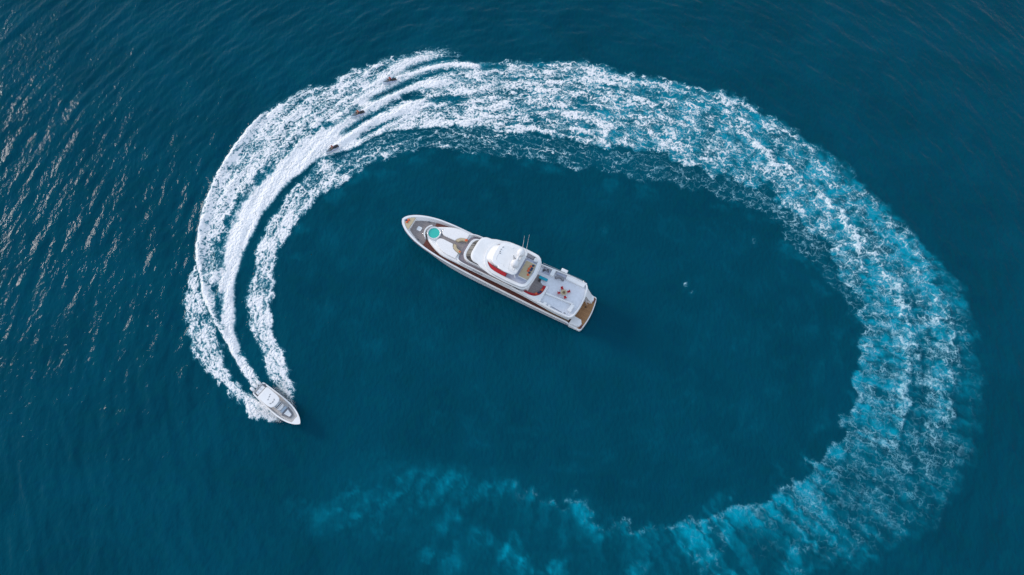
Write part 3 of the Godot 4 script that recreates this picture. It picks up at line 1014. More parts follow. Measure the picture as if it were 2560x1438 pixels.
func make_yacht() -> void:
	var y := thing("motor_yacht", "large white motor yacht lying at rest inside the ring of wake", "yacht")
	yacht = y
	y.position = yacht_at
	y.rotation.y = deg_to_rad(YAW)
	# hull
	var sh := v2([-0.5, 1.25, 2.2, 1.35, 2.9, 2.35, 8, 2.55, 14, 2.75, 20, 2.95, 26, 3.3, 31, 3.8, 36, 4.3, 43.6, 4.75])
	var rail := smooth_line(v2([0.6, 3.95, 2.0, 4.08, 6, 4.22, 12, 4.28, 20, 4.28, 28, 4.22, 32, 4.1, 35, 3.85, 37.4, 3.5, 39.6, 2.9, 41.4, 2.12, 42.6, 1.3, 43.2, 0.62, 43.45, 0.0]))
	var mid := []
	var wl := []
	var keel := []
	var inn := []
	var foot := []
	for p in rail:
		var s: float = clampf((p.x - 24.0) / 19.5, 0, 1)
		mid.append(Vector2(p.x - 1.0 * s * s, p.y * (0.965 - 0.22 * s * s)))
		wl.append(Vector2(p.x - 2.6 * s * s, p.y * (0.90 - 0.45 * s * s)))
		keel.append(Vector2(p.x * 0.93 + 0.3, p.y * (0.55 - 0.4 * s)))
		inn.append(Vector2(p.x - 0.34 * s - 0.02, maxf(0.0, p.y - 0.30)))
		foot.append(Vector2(p.x - 0.95 * s - 0.02, maxf(0.0, p.y - 0.30 - 0.34 * s)))
	for a in [mid, wl, keel, inn, foot]:
		a[-1].y = 0.0
	# keep every ring at the same count: only the stem point touches the middle line
	for a in [inn, foot]:
		for i in a.size() - 1:
			a[i].y = maxf(a[i].y, 0.03)
	var lows := []
	for p in sh:
		lows.append(Vector2(p.x, p.y * 0.5))
	var caps := []
	for p in sh:
		caps.append(Vector2(p.x, p.y + 0.03))
	var decks := []
	for p in sh:
		decks.append(Vector2(p.x, p.y - (0.14 if p.x < 2.5 else 0.78)))
	var st := surf()
	stack(st, [hull_ring(keel, [], -1.4), hull_ring(wl, [], 0.0), hull_ring(mid, lows), hull_ring(rail, sh)], true, false, true)
	stack(st, [hull_ring(rail, sh), hull_ring(inn, caps), hull_ring(foot, decks)], false, false, false)
	var hull := build(st, "hull", M.white, y)
	hull.set_meta("label", "white flared hull with bulwarks")
	st = surf()
	var band_lo := []
	var band_hi := []
	for p in wl:
		band_lo.append(Vector2(p.x + 0.015, p.y + 0.012 if p.y > 0.02 else 0.0))
		band_hi.append(Vector2(p.x + 0.05, p.y + 0.035 if p.y > 0.02 else 0.0))
	stack(st, [hull_ring(band_lo, [], -0.05), hull_ring(band_hi, [], 0.22)], false, false, true)
	build(st, "boot_stripe", M.navy, hull)
	# a rubbing strake along each side
	for s in [-1.0, 1.0]:
		var path := []
		for p in rail:
			if p.x > 2.5 and p.x < 42.0:
				path.append(Vector3(p.x, sheer(sh, p.x) - 0.42, s * (p.y + 0.005)))
		part_tube("rubbing_strake", M.mid_grey, y, path, 0.05)
	# main deck, laid with teak: weathered grey forward, dark red along the sides, tan on the bathing platform
	part_deck("foredeck", M.teak_grey, y, foot, 36.9, 43.0, decks)
	part_deck("side_deck", M.teak_red, y, foot, 2.4, 36.88, decks)
	var plat := PackedVector2Array()
	for q in smooth_line(v2([2.6, -4.1, 0.9, -4.02, 0.05, -3.92, -0.30, -2.6, -0.48, -1.0, -0.5, 0.0, -0.48, 1.0, -0.30, 2.6, 0.05, 3.92, 0.9, 4.02, 2.6, 4.1]), 3):
		plat.append(q)
	part_prism("platform_rim", M.white, y, plat, 0.55, 1.30, 0.06)
	part_sheet("bathing_platform", M.teak_tan, y, inset(clockwise(plat), 0.20), 1.325)
	# bow: tan sunpad with its base, hatch, windlass, bollards
	var bow := PackedVector2Array([Vector2(41.05, -1.62), Vector2(42.0, -1.18), Vector2(42.55, -0.72), Vector2(42.8, 0.0), Vector2(42.55, 0.72), Vector2(42.0, 1.18), Vector2(41.05, 1.62)])
	part_prism("sunpad_base", M.white, y, bow, 3.4, 4.45, 0.05)
	var pad := part_prism("bow_sunpad", M.tan, y, inset(clockwise(bow), 0.06), 4.45, 4.62, 0.06)
	pad.set_meta("label", "tan triangular sunpad in the bow")
	part_prism("deck_hatch", M.white, y, rounded(39.45, 0.0, 1.0, 1.0, 0.22), 3.2, 3.82, 0.08)
	for s in [-1.0, 1.0]:
		st = surf()
		lathe(st, Vector3(38.2, 3.3, s * 0.55), [Vector2(0.22, 0), Vector2(0.16, 0.25), Vector2(0.2, 0.38), Vector2(0.0, 0.4)], 14)
		build(st, "windlass", M.metal, y)
		part_box("bollard", M.dark_grey, y, Vector3(38.4, 3.65, s * 2.3), Vector3(0.42, 0.30, 0.16), 0.05)
		part_box("bollard", M.dark_grey, y, Vector3(34.0, 3.35, s * 3.1), Vector3(0.42, 0.30, 0.16), 0.05)
	st = surf()
	var bench := PackedVector2Array()
	for i in 13:
		var a := lerpf(-0.95, 0.95, i / 12.0)
		bench.append(Vector2(35.95, 0) + Vector2(cos(a), sin(a)) * 1.72)
	for i in 13:
		var a := lerpf(0.95, -0.95, i / 12.0)
		bench.append(Vector2(35.95, 0) + Vector2(cos(a), sin(a)) * 1.98)
	prism(st, bench, 3.2, 4.9, 0.05)
	build(st, "bow_breakwater", M.white, y)
	# the long white trunk of the foredeck
	var trunk := smooth_line(v2([24.0, 3.58, 28.0, 3.58, 31.6, 3.50, 33.3, 3.10, 34.9, 2.45, 36.2, 1.75, 37.0, 0.95, 37.25, 0.0]), 4)
	var top_h := v2([20.0, 5.0, 28.0, 5.0, 31.5, 4.95, 34.2, 4.75, 37.5, 4.6])
	var low := []
	var mid2 := []
	var sh2 := []
	var tp := []
	for p in trunk:
		low.append(Vector2(p.x - 0.25, maxf(0.0, p.y - 0.62)))
		mid2.append(Vector2(p.x, p.y))
		sh2.append(Vector2(p.x - 0.05, maxf(0.0, p.y - 0.06)))
		tp.append(Vector2(p.x - 0.28, maxf(0.0, p.y - 0.34)))
	for a in [low, mid2, sh2, tp]:
		a[-1].y = 0.0
		for i in a.size() - 1:
			a[i].y = maxf(a[i].y, 0.04)
	var sh2h := []
	var midh := []
	for p in top_h:
		sh2h.append(Vector2(p.x, p.y - 0.26))
		midh.append(Vector2(p.x, p.y - 0.75))
	st = surf()
	stack(st, [hull_ring(low, [], 2.0), hull_ring(low, [], 3.6), hull_ring(mid2, midh), hull_ring(sh2, sh2h), hull_ring(tp, top_h)], false, true, true)
	build(st, "foredeck_trunk", M.white, y)
	# lower house between the side decks, with its row of windows
	var house := mirrored(v2([6.5, 2.85, 9.0, 2.9, 24.2, 2.9]))
	part_prism("main_house", M.white, y, house, 1.4, 4.62, 0.02)
	for s in [-1.0, 1.0]:
		for k in 7:
			part_box("saloon_window", M.dark_glass, y, Vector3(9.4 + k * 2.1, 3.55, s * 2.905), Vector3(1.7, 0.9, 0.03), 0.01)
	# hot tub
	st = surf()
	lathe(st, Vector3(35.75, 4.4, 0.0), [Vector2(1.5, 0.0), Vector2(1.48, 0.70), Vector2(1.40, 0.80), Vector2(1.26, 0.80), Vector2(1.19, 0.70), Vector2(1.16, 0.2)], 40)
	var tub := build(st, "hot_tub", M.white, y)
	st = surf()
	lathe(st, Vector3(35.75, 4.4, 0.0), [Vector2(1.17, 0.4), Vector2(1.17, 0.62)], 40)
	build(st, "tub_water", M.pool, tub).set_meta("label", "turquoise water of the hot tub")
	st = surf()
	var hoop := []
	for i in 49:
		var a := TAU * i / 48.0
		hoop.append(Vector3(35.75 + cos(a) * 1.43, 5.24, sin(a) * 1.43))
	tube(st, hoop, 0.03)
	build(st, "tub_rail", M.metal, tub)
	for a in [2.7, 3.55]:
		part_box("tub_step", M.mid_grey, tub, Vector3(35.75 + cos(a) * 1.62, 4.95, sin(a) * 1.62), Vector3(0.25, 0.12, 0.5), 0.02, a)
	st = surf()
	lathe(st, Vector3(34.35, 4.78, 1.35), [Vector2(0.34, 0.0), Vector2(0.34, 0.08), Vector2(0.22, 0.12), Vector2(0.2, 0.32), Vector2(0.0, 0.34)], 16)
	build(st, "searchlight", M.metal, y)
	# big white sunpads either side of the sunken path
	for s in [-1.0, 1.0]:
		var p := PackedVector2Array()
		for q in v2([28.95, 1.80, 29.6, 1.66, 30.25, 1.40, 30.7, 0.95, 30.95, 0.42, 33.3, 0.36, 33.9, 0.50, 34.25, 0.85, 34.35, 1.25, 34.15, 1.75, 33.6, 2.25, 32.9, 2.65, 31.9, 2.98, 30.6, 3.12, 28.95, 3.14]):
			p.append(Vector2(q.x, q.y * s))
		st = surf()
		var c := clockwise(p)
		stack(st, [ring(c, 4.5), ring(c, 5.22), ring(inset(c, 0.03), 5.30), ring(inset(c, 0.10), 5.35)], false, true)
		build(st, "foredeck_sunpad", M.pad_white, y)
	part_sheet("path", M.teak_grey, y, PackedVector2Array([Vector2(30.6, -0.40), Vector2(34.3, -0.34), Vector2(34.3, 0.34), Vector2(30.6, 0.40)]), 5.06)
	# the little lounge in front of the bridge
	part_sheet("lounge_floor", M.teak_grey, y, PackedVector2Array([Vector2(30.58, -0.42), Vector2(30.58, 0.42), Vector2(30.1, 1.25), Vector2(29.1, 1.55), Vector2(28.0, 1.2), Vector2(28.0, -1.2), Vector2(29.1, -1.55), Vector2(30.1, -1.25)]), 5.07)
	for s in [-1.0, 1.0]:
		var so := PackedVector2Array()
		for q in smooth_line(v2([30.75, 0.40, 30.5, 1.05, 29.9, 1.50, 29.1, 1.72, 28.6, 1.75]), 3):
			so.append(Vector2(q.x, q.y * s))
		for q in smooth_line(v2([28.6, 1.2, 29.1, 1.14, 29.7, 0.95, 30.05, 0.6, 30.15, 0.40]), 3):
			so.append(Vector2(q.x, q.y * s))
		part_prism("lounge_sofa", M.tan, y, so, 5.05, 5.50, 0.07)
	# walkway round the bridge
	var front := arc(28.75, 3.3, 1.9)
	var walk := v2([14.3, 3.4, 24.0, 3.4])
	walk.append_array(front)
	var bridge_out := v2([12.6, 2.72, 24.0, 2.72])
	bridge_out.append_array(arc(27.85, 2.72, 2.3))
	part_sheet("bridge_walkway", M.grey_walk, y, mirrored(walk), 5.08)
	# upper bulwark, from the foredeck round both sides to the terrace
	for s in [-1.0, 1.0]:
		var outer := smooth_line(v2([2.75, 4.12, 6, 4.16, 9, 3.98, 12.6, 3.74, 16, 3.62, 24, 3.60, 27.4, 3.52, 28.6, 3.05]), 4)
		var p := PackedVector2Array()
		for q in outer:
			p.append(Vector2(q.x, q.y * s))
		for i in range(outer.size() - 1, -1, -1):
			p.append(Vector2(outer[i].x, (outer[i].y - 0.22) * s))
		st = surf()
		prism(st, p, 4.15, 5.72, 0.07)
		build(st, "upper_bulwark", M.white, y)
	# bridge: house, brow, raked windows, roof
	part_prism("bridge_house", M.white, y, mirrored(bridge_out), 4.9, 6.12, 0.07)
	var lo := v2([13.2, 2.60, 24.0, 2.60])
	lo.append_array(arc(27.35, 2.60, 2.2))
	var hi := v2([13.2, 2.62, 22.8, 2.62])
	hi.append_array(arc(25.75, 2.62, 1.9))
	st = surf()
	stack(st, [ring(mirrored(lo), 6.1), ring(mirrored(hi), 7.70)], false, true)
	build(st, "bridge_windows", M.black, y)
	var panes := windows_round(lo, hi, 7)
	for q in panes:
		st = surf()
		var n: Vector3 = (q[1] - q[0]).cross(q[3] - q[0]).normalized()
		if n.x < 0 and absf(n.x) > 0.3:
			n = -n
		elif n.y < 0:
			n = -n
		var o: Vector3 = n * 0.03
		st.set_smooth_group(4294967295)
		var f := [q[0] + o, q[1] + o, q[2] + o, q[3] + o]
		quad(st, f[0], f[1], f[2], f[3])
		for i in 4:
			quad(st, q[i], q[(i + 1) % 4], f[(i + 1) % 4], f[i])
		build(st, "window_pane", M.glass, y)
	for s in [-1.0, 1.0]:
		for k in 4:
			part_box("bridge_side_window", M.dark_glass, y, Vector3(14.6 + k * 2.4, 6.85, s * 2.63), Vector3(2.0, 0.85, 0.04), 0.01)
	var roof := v2([12.05, 0.0, 12.15, 1.6, 12.45, 3.0, 13.0, 3.75, 13.9, 4.02, 17.0, 4.10, 20.5, 3.95, 22.8, 3.45])
	roof.append_array(arc(25.95, 3.05, 2.2))
	var rp := mirrored(roof)
	st = surf()
	stack(st, [ring(inset(rp, 0.35), 7.62), ring(rp, 7.78), ring(rp, 7.98), ring(inset(rp, 0.12), 8.12), ring(inset(rp, 0.45), 8.2)], true, true, true)
	build(st, "sun_deck", M.white, y)
	# coaming of the sun deck
	var coam := smooth_line(v2([12.2, 0.0, 12.35, 1.6, 12.65, 2.95, 13.2, 3.62, 14.2, 3.88, 17.0, 3.96, 20.0, 3.80, 21.6, 3.2, 22.7, 2.0, 23.1, 0.9, 23.2, 0.0]), 3)
	coam = coam.filter(func(q): return q.y > 0.05 or q.x > 23.1 or q.x < 12.25)
	st = surf()
	rim(st, mirrored(coam), 8.05, 8.80, 0.62, 8.1)
	build(st, "coaming", M.white, y)
	part_sheet("sun_deck_floor", M.grey_paint, y, inset(mirrored(coam), 0.5), 8.235)
	# fairing that carries the hardtop
	var fair0 := v2([19.0, 2.2])
	fair0.append_array(arc(22.9, 2.2, 2.6))
	var fair1 := v2([19.0, 2.15])
	fair1.append_array(arc(22.5, 2.15, 2.4))
	var fair2 := v2([18.6, 2.3])
	fair2.append_array(arc(21.2, 2.3, 2.0))
	st = surf()
	stack(st, [ring(mirrored(fair0), 8.2), ring(mirrored(fair1), 9.1), ring(mirrored(fair2), 10.3)], false, true, true)
	build(st, "hardtop_fairing", M.white, y)
	for s in [-1.0, 1.0]:
		var so := PackedVector2Array()
		for q in smooth_line(v2([17.4, 3.28, 19.4, 3.22, 20.8, 2.85, 21.9, 2.05]), 4):
			so.append(Vector2(q.x, q.y * s))
		for q in smooth_line(v2([21.7, 1.9, 20.4, 2.35, 19.0, 2.45, 17.4, 2.5]), 4):
			so.append(Vector2(q.x, q.y * s))
		var b := part_prism("flybridge_bench", M.red, y, so, 8.2, 8.72, 0.08)
		b.set_meta("label", "long red bench beside the hardtop")
	# hardtop on four posts
	var ht := v2([15.25, 0.0, 15.3, 1.9])
	for i in 7:
		var a := i / 6.0 * PI / 2
		ht.append(Vector2(16.2 - 0.9 * cos(a), 2.05 + 0.95 * sin(a)))
	ht.append_array(v2([17.5, 3.08, 19.2, 2.9]))
	ht.append_array(arc(21.2, 2.7, 2.0))
	var hp := mirrored(ht)
	st = surf()
	stack(st, [ring(inset(hp, 0.2), 10.28), ring(hp, 10.38), ring(hp, 10.50), ring(inset(hp, 0.12), 10.60), ring(inset(hp, 0.7), 10.66)], true, true, true)
	var hard := build(st, "hardtop", M.white, y)
	st = surf()
	rim(st, inset(hp, 0.75), 10.6, 10.70, 0.12)
	build(st, "hardtop_lip", M.white, hard)
	for s in [-1.0, 1.0]:
		for x in [16.1, 18.6]:
			part_tube("hardtop_post", M.white, y, [Vector3(x - 0.5, 8.15, s * 2.35), Vector3(x, 10.35, s * 2.3)], 0.13, 0.1)
	for q in [[20.2, 1.35], [20.35, 0.75], [20.3, 0.25], [20.1, -0.1], [17.5, 0.6], [17.3, 0.35], [17.15, 0.05], [17.0, 0.25], [17.0, -0.3]]:
		st = surf()
		lathe(st, Vector3(q[0], 10.65, q[1]), [Vector2(0.09, 0), Vector2(0.09, 0.12), Vector2(0.05, 0.2), Vector2(0, 0.22)], 10)
		build(st, "roof_sensor", M.dark_grey, hard)
	# radar arch, domes, whips
	st = surf()
	stack(st, [ring(clockwise(rounded(16.35, 0, 0.9, 3.4, 0.3)), 10.6), ring(clockwise(rounded(16.2, 0, 0.65, 3.5, 0.28)), 11.25)], false, true)
	var arch := build(st, "radar_arch", M.white, y)
	for s in [-1.0, 1.0]:
		st = surf()
		lathe(st, Vector3(16.2, 11.25, s * 1.3), [Vector2(0.30, 0.0), Vector2(0.30, 0.12), Vector2(0.64, 0.22), Vector2(0.76, 0.48), Vector2(0.78, 0.9), Vector2(0.76, 1.15), Vector2(0.66, 1.4), Vector2(0.48, 1.6), Vector2(0.25, 1.72), Vector2(0.0, 1.75)], 28)
		build(st, "satellite_dome", M.pad_white, arch)
	part_tube("mast", M.white, y, [Vector3(16.3, 11.2, 0), Vector3(16.0, 13.4, 0)], 0.16, 0.06)
	part_box("radar_scanner", M.white, y, Vector3(16.1, 12.7, 0), Vector3(0.3, 0.2, 1.5), 0.08)
	part_tube("whip_aerial", M.pad_white, y, [Vector3(16.75, 10.6, 2.95), Vector3(16.72, 11.2, 2.97), Vector3(16.45, 16.0, 3.05)], 0.055, 0.025)
	part_tube("whip_aerial", M.pad_white, y, [Vector3(15.85, 10.6, 2.75), Vector3(15.8, 11.2, 2.8), Vector3(15.6, 16.9, 3.3)], 0.055, 0.025)
	part_tube("whip_aerial", M.pad_white, y, [Vector3(17.0, 10.6, -2.5), Vector3(16.95, 11.2, -2.5), Vector3(16.7, 14.2, -2.7)], 0.045, 0.02)
	# sun deck aft: tan sunpad, grab rail
	part_prism("sunpad_base", M.white, y, rounded(14.15, 0.0, 2.35, 3.9, 0.2), 8.2, 8.50, 0.05)
	var sp := part_prism("sun_deck_sunpad", M.tan, y, rounded(14.15, 0.0, 2.1, 3.6, 0.18), 8.50, 8.66, 0.05)
	sp.set_meta("label", "square tan sunpad on the sun deck")
	part_prism("sun_deck_locker", M.mid_grey, y, rounded(15.0, 3.0, 1.7, 0.7, 0.15), 8.2, 8.62, 0.05)
	part_prism("sun_deck_locker", M.white, y, rounded(13.6, 2.75, 0.8, 0.8, 0.15), 8.2, 8.62, 0.05)
	st = surf()
	var railp := []
	for i in 12:
		railp.append(Vector3(16.9 - i * 0.29, 8.95, -3.35 + (0.9 if i > 9 else 0.0) * (i - 9) * 0.4))
	tube(st, railp, 0.025)
	build(st, "grab_rail", M.metal, y)
	# upper terrace: slab, painted floor, rim
	var ter := smooth_line(v2([1.75, 0.0, 1.8, 1.2, 2.0, 2.5, 2.25, 3.4, 2.75, 4.0, 3.7, 4.22, 6.0, 4.24, 9.0, 4.10, 12.6, 3.86, 16.0, 3.70]), 3)
	ter = ter.filter(func(q): return q.y > 0.05 or q.x < 1.78)
	var tpoly := mirrored(ter)
	st = surf()
	stack(st, [ring(inset(tpoly, 0.25), 4.35), ring(tpoly, 4.55), ring(tpoly, 4.9), ring(inset(tpoly, 0.05), 5.0)], true, true)
	build(st, "upper_terrace", M.white, y)
	st = surf()
	rim(st, tpoly, 4.92, 5.52, 0.30, 4.9)
	build(st, "terrace_coaming", M.white, y)
	part_sheet("terrace_floor", M.deck_paint, y, inset(tpoly, 0.26), 5.03)
	part_sheet("lounge_teak", M.teak_grey, y, PackedVector2Array([Vector2(13.3, -3.2), Vector2(11.0, -3.1), Vector2(10.0, -1.8), Vector2(10.0, -0.2), Vector2(10.7, 0.0), Vector2(11.3, 0.35), Vector2(11.7, 0.9), Vector2(11.8, 1.6), Vector2(13.3, 1.6)]), 5.055)
	# red sofa that curves round the port corner
	var back := smooth_line(v2([13.4, -3.3, 12.0, -3.42, 10.9, -3.2, 10.1, -2.5, 9.75, -1.5, 9.7, -0.15]), 4)
	var seat := smooth_line(v2([10.35, -0.15, 10.4, -1.3, 10.7, -2.1, 11.3, -2.6, 12.2, -2.78, 13.2, -2.9]), 4)
	var so2 := PackedVector2Array()
	for q in back + seat:
		so2.append(q)
	part_prism("corner_sofa", M.red, y, so2, 5.0, 5.46, 0.08).set_meta("label", "curved red corner sofa on the terrace")
	var wallp := PackedVector2Array()
	for q in back:
		wallp.append(q)
	for q in smooth_line(v2([9.35, -0.1, 9.35, -1.6, 9.4, -3.0, 9.45, -3.75, 11.0, -3.72, 13.4, -3.5]), 4):
		wallp.append(q)
	part_prism("sofa_surround", M.white, y, wallp, 5.0, 5.86, 0.08)
	# tender bay to port: a long white trough with chocks and lockers
	var bay := PackedVector2Array([Vector2(3.3, -0.95), Vector2(9.2, -1.35), Vector2(9.2, -1.62), Vector2(3.3, -1.22)])
	part_prism("tender_bay_wall", M.white, y, bay, 5.0, 5.60, 0.06)
	part_sheet("tender_bay_floor", M.deck_paint, y, PackedVector2Array([Vector2(3.5, -1.25), Vector2(9.15, -1.66), Vector2(9.15, -3.6), Vector2(3.5, -3.7)]), 5.06)
	part_box("tender_bay_locker", M.white, y, Vector3(3.35, 5.40, -2.1), Vector3(0.75, 0.75, 1.6), 0.07, 0.1)
	part_box("tender_bay_locker", M.white, y, Vector3(8.35, 5.30, -3.55), Vector3(0.7, 0.6, 0.55), 0.06)
	part_box("tender_bay_locker", M.white, y, Vector3(7.4, 5.26, -3.6), Vector3(0.5, 0.5, 0.5), 0.06)
	part_tube("chock_bar", M.navy, y, [Vector3(6.9, 5.6, -3.6), Vector3(4.6, 5.6, -3.75)], 0.05)
	part_box("deck_cleat", M.dark_grey, y, Vector3(4.0, 5.55, -3.6), Vector3(0.4, 0.14, 0.14), 0.03)
	part_box("deck_cleat", M.dark_grey, y, Vector3(3.9, 5.56, 4.05), Vector3(0.4, 0.14, 0.14), 0.03)
	# starboard side of the terrace: lockers, bar, raft case, rail
	part_prism("terrace_locker", M.white, y, rounded(9.85, 3.15, 0.8, 1.5, 0.1), 5.0, 5.75, 0.06)
	part_prism("terrace_locker", M.white, y, rounded(5.0, 3.55, 4.1, 0.95, 0.15), 5.0, 5.55, 0.06)
	part_sheet("gym_mat", M.grey_paint, y, rounded(11.25, 3.0, 1.7, 1.3, 0.05), 5.06)
	var bar := PackedVector2Array()
	for i in 11:
		var a := lerpf(-2.5, -0.35, i / 10.0)
		bar.append(Vector2(8.05, 2.0) + Vector2(cos(a), -sin(a)) * 1.15)
	for i in 11:
		var a := lerpf(-0.35, -2.5, i / 10.0)
		bar.append(Vector2(8.05, 2.0) + Vector2(cos(a), -sin(a)) * 0.72)
	part_prism("bar_counter", M.mid_grey, y, bar, 5.0, 5.95, 0.05).set_meta("label", "curved dark grey bar counter")
	part_prism("bar_back", M.grey_paint, y, PackedVector2Array([Vector2(7.1, 3.95), Vector2(9.2, 3.95), Vector2(9.2, 3.3), Vector2(7.1, 3.3)]), 5.0, 5.3, 0.04)
	part_box("life_raft_case", M.white, y, Vector3(7.95, 5.62, 4.45), Vector3(1.35, 0.60, 0.75), 0.12)
	for s in [1.0]:
		var path := []
		for i in 13:
			path.append(Vector3(3.4 + i * 0.75, 6.15, s * (4.1 - 0.02 * i)))
		part_tube("terrace_rail", M.metal, y, path, 0.03)
		for i in range(0, 13, 2):
			part_tube("rail_post", M.metal, y, [Vector3(3.4 + i * 0.75, 5.5, s * (4.1 - 0.02 * i)), Vector3(3.4 + i * 0.75, 6.15, s * (4.1 - 0.02 * i))], 0.025)
	# stern: quarters, boarding stair, ensign staff, capstan
	for s in [-1.0, 1.0]:
		st = surf()
		var q := PackedVector2Array([Vector2(0.55, 3.55 * s), Vector2(0.3, 2.9 * s), Vector2(0.75, 2.15 * s), Vector2(2.6, 2.0 * s), Vector2(2.6, 3.95 * s), Vector2(1.2, 3.8 * s)])
		prism(st, q, 1.1, 2.30, 0.08)
		build(st, "quarter_locker", M.white, y)
		part_prism("stern_steps", M.teak_red, y, rounded(0.35, 3.2 * s, 0.7, 0.8, 0.05), 1.1, 1.5, 0.03)
	part_prism("cockpit_sofa", M.brown, y, rounded(5.4, -3.5, 5.0, 0.5, 0.2), 1.6, 2.1, 0.06)
	st = surf()
	var a4 := [Vector3(2.7, 5.25, 3.75), Vector3(2.1, 5.25, 1.8), Vector3(0.35, 2.35, 1.95), Vector3(0.95, 2.35, 3.55)]
	var th := Vector3(0.12, -0.16, 0)
	st.set_smooth_group(4294967295)
	quad(st, a4[0], a4[1], a4[2], a4[3])
	quad(st, a4[3] + th, a4[2] + th, a4[1] + th, a4[0] + th)
	for i in 4:
		quad(st, a4[i], a4[i] + th, a4[(i + 1) % 4] + th, a4[(i + 1) % 4])
	build(st, "boarding_stair", M.white, y)
	part_tube("stern_bar", M.metal, y, [Vector3(1.95, 3.5, 1.6), Vector3(1.0, 2.5, 1.2)], 0.04)
	# the name in dark slanting script on both sides
	for s in [-1.0, 1.0]:
		var rng := RandomNumberGenerator.new()
		rng.seed = 5
		st = surf()
		var xs := 24.55
		for k in 8:
			var hgt := 0.62 if k == 0 else 0.34
			var z: float = (3.62) * s
			tube(st, [Vector3(xs, 4.72, z), Vector3(xs - 0.10, 4.72 + hgt, z)], 0.04, 0.03, 5)
			tube(st, [Vector3(xs - 0.08, 4.72 + hgt * 0.95, z), Vector3(xs - 0.22, 4.72 + hgt * rng.randf_range(0.5, 1.0), z), Vector3(xs - 0.2, 4.74, z)], 0.035, 0.03, 5)
			xs -= 0.36 if k == 0 else 0.27
		build(st, "lettering", M.dark_grey, y).set_meta("label", "yacht name in dark script")

func part_sheet(called: String, m: Material, parent: Node, p: PackedVector2Array, h: float) -> MeshInstance3D:
	var st := surf()
	sheet(st, p, h)
	return build(st, called, m, parent)

func part_deck(called: String, m: Material, parent: Node, foot: Array, x0: float, x1: float, hs: Array) -> MeshInstance3D:
	# a strip of deck between two stations, following the sheer
	var st := surf()
	st.set_smooth_group(4294967295)
	var pts := []
	var n := 40
	for i in n + 1:
		var x := lerpf(x0, x1, float(i) / n)
		var w := -1.0
		for k in foot.size() - 1:
			if x >= foot[k].x and x <= foot[k + 1].x:
				w = lerpf(foot[k].y, foot[k + 1].y, (x - foot[k].x) / maxf(1e-4, foot[k + 1].x - foot[k].x))
		if w < 0:
			if x < foot[0].x:
				w = foot[0].y * (1.0 - 0.10 * (foot[0].x - x))
			else:
				continue
		pts.append(Vector3(x, sheer(hs, x), w))
	for i in pts.size() - 1:
		var a: Vector3 = pts[i]
		var b: Vector3 = pts[i + 1]
		quad(st, Vector3(a.x, a.y, -a.z), Vector3(b.x, b.y, -b.z), Vector3(b.x, b.y, b.z), Vector3(a.x, a.y, a.z))
	return build(st, called, m, parent)

func along(line: Array, f: float) -> Vector2:
	var total := 0.0
	for i in line.size() - 1:
		total += line[i].distance_to(line[i + 1])
	var want := f * total
	for i in line.size() - 1:
		var d: float = line[i].distance_to(line[i + 1])
		if want <= d or i == line.size() - 2:
			return line[i].lerp(line[i + 1], clampf(want / maxf(d, 1e-4), 0, 1))
		want -= d
	return line[-1]

func windows_round(lo: Array, hi: Array, n: int) -> Array:
	# panes round the bowed front: quads between the sill and the head
	var a := []
	var b := []
	for p in lo.slice(2):
		a.append(p)
	for i in range(lo.size() - 2, 1, -1):
		a.append(Vector2(lo[i].x, -lo[i].y))
	for p in hi.slice(2):
		b.append(p)
	for i in range(hi.size() - 2, 1, -1):
		b.append(Vector2(hi[i].x, -hi[i].y))
	var out := []
	for k in n:
		var f0 := (k + 0.06) / n
		var f1 := (k + 0.94) / n
		var p0 := along(a, f0)
		var p1 := along(a, f1)
		var q0 := along(b, f0)
		var q1 := along(b, f1)
		var l0 := Vector3(p0.x, 6.1, p0.y)
		var l1 := Vector3(p1.x, 6.1, p1.y)
		var h0 := Vector3(q0.x, 7.70, q0.y)
		var h1 := Vector3(q1.x, 7.70, q1.y)
		out.append([l0.lerp(h0, 0.06), l1.lerp(h1, 0.06), l1.lerp(h1, 0.94), l0.lerp(h0, 0.94)])
	return out

# ---------------------------------------------------------------- loose things on the yacht's decks
func aboard(o: Node3D, x: float, h: float, z: float, turn := 0.0) -> Node3D:
	o.position = yacht_at + Vector3(x, h, z).rotated(Vector3.UP, deg_to_rad(YAW))
	o.rotation.y = deg_to_rad(YAW) + turn
	return o

func make_chair() -> Node3D:
	var c := thing("deck_chair", "red chair at the round table", "chair", "red chairs round the table")
	part_box("seat", M.red, c, Vector3(0, 0.44, 0), Vector3(0.52, 0.09, 0.52), 0.03)
	var st := surf()
	prism(st, PackedVector2Array([Vector2(-0.30, -0.26), Vector2(-0.22, -0.26), Vector2(-0.22, 0.26), Vector2(-0.30, 0.26)]), 0.46, 0.92, 0.03)
	build(st, "backrest", M.red, c)
	for s in [-1.0, 1.0]:
		part_tube("armrest", M.pad_white, c, [Vector3(-0.27, 0.66, s * 0.29), Vector3(0.2, 0.66, s * 0.29), Vector3(0.24, 0.44, s * 0.28)], 0.025)
		for x in [-0.23, 0.23]:
			part_tube("leg", M.pad_white, c, [Vector3(x, 0.42, s * 0.24), Vector3(x * 1.15, 0.0, s * 0.26)], 0.022)
	return c

func cushion(label: String, m: Material, x: float, h: float, z: float, turn: float, s := 0.48) -> void:
	var o := thing("cushion", label, "cushion", "scatter cushions on the yacht")
	aboard(o, x, h, z, turn)
	var st := surf()
	pillow(st, Vector3.ZERO, Vector3(s, 0.2, s * 0.95))
	build(st, "cover", m, o)
	st = surf()
	var q := []
	for p in rounded(0, 0, s * 1.01, s * 0.96, s * 0.26, 0, 3):
		q.append(Vector3(p.x, 0.03, p.y))
	q.append(q[0])
	tube(st, q, 0.012, -1, 5)
	build(st, "piping", m, o)

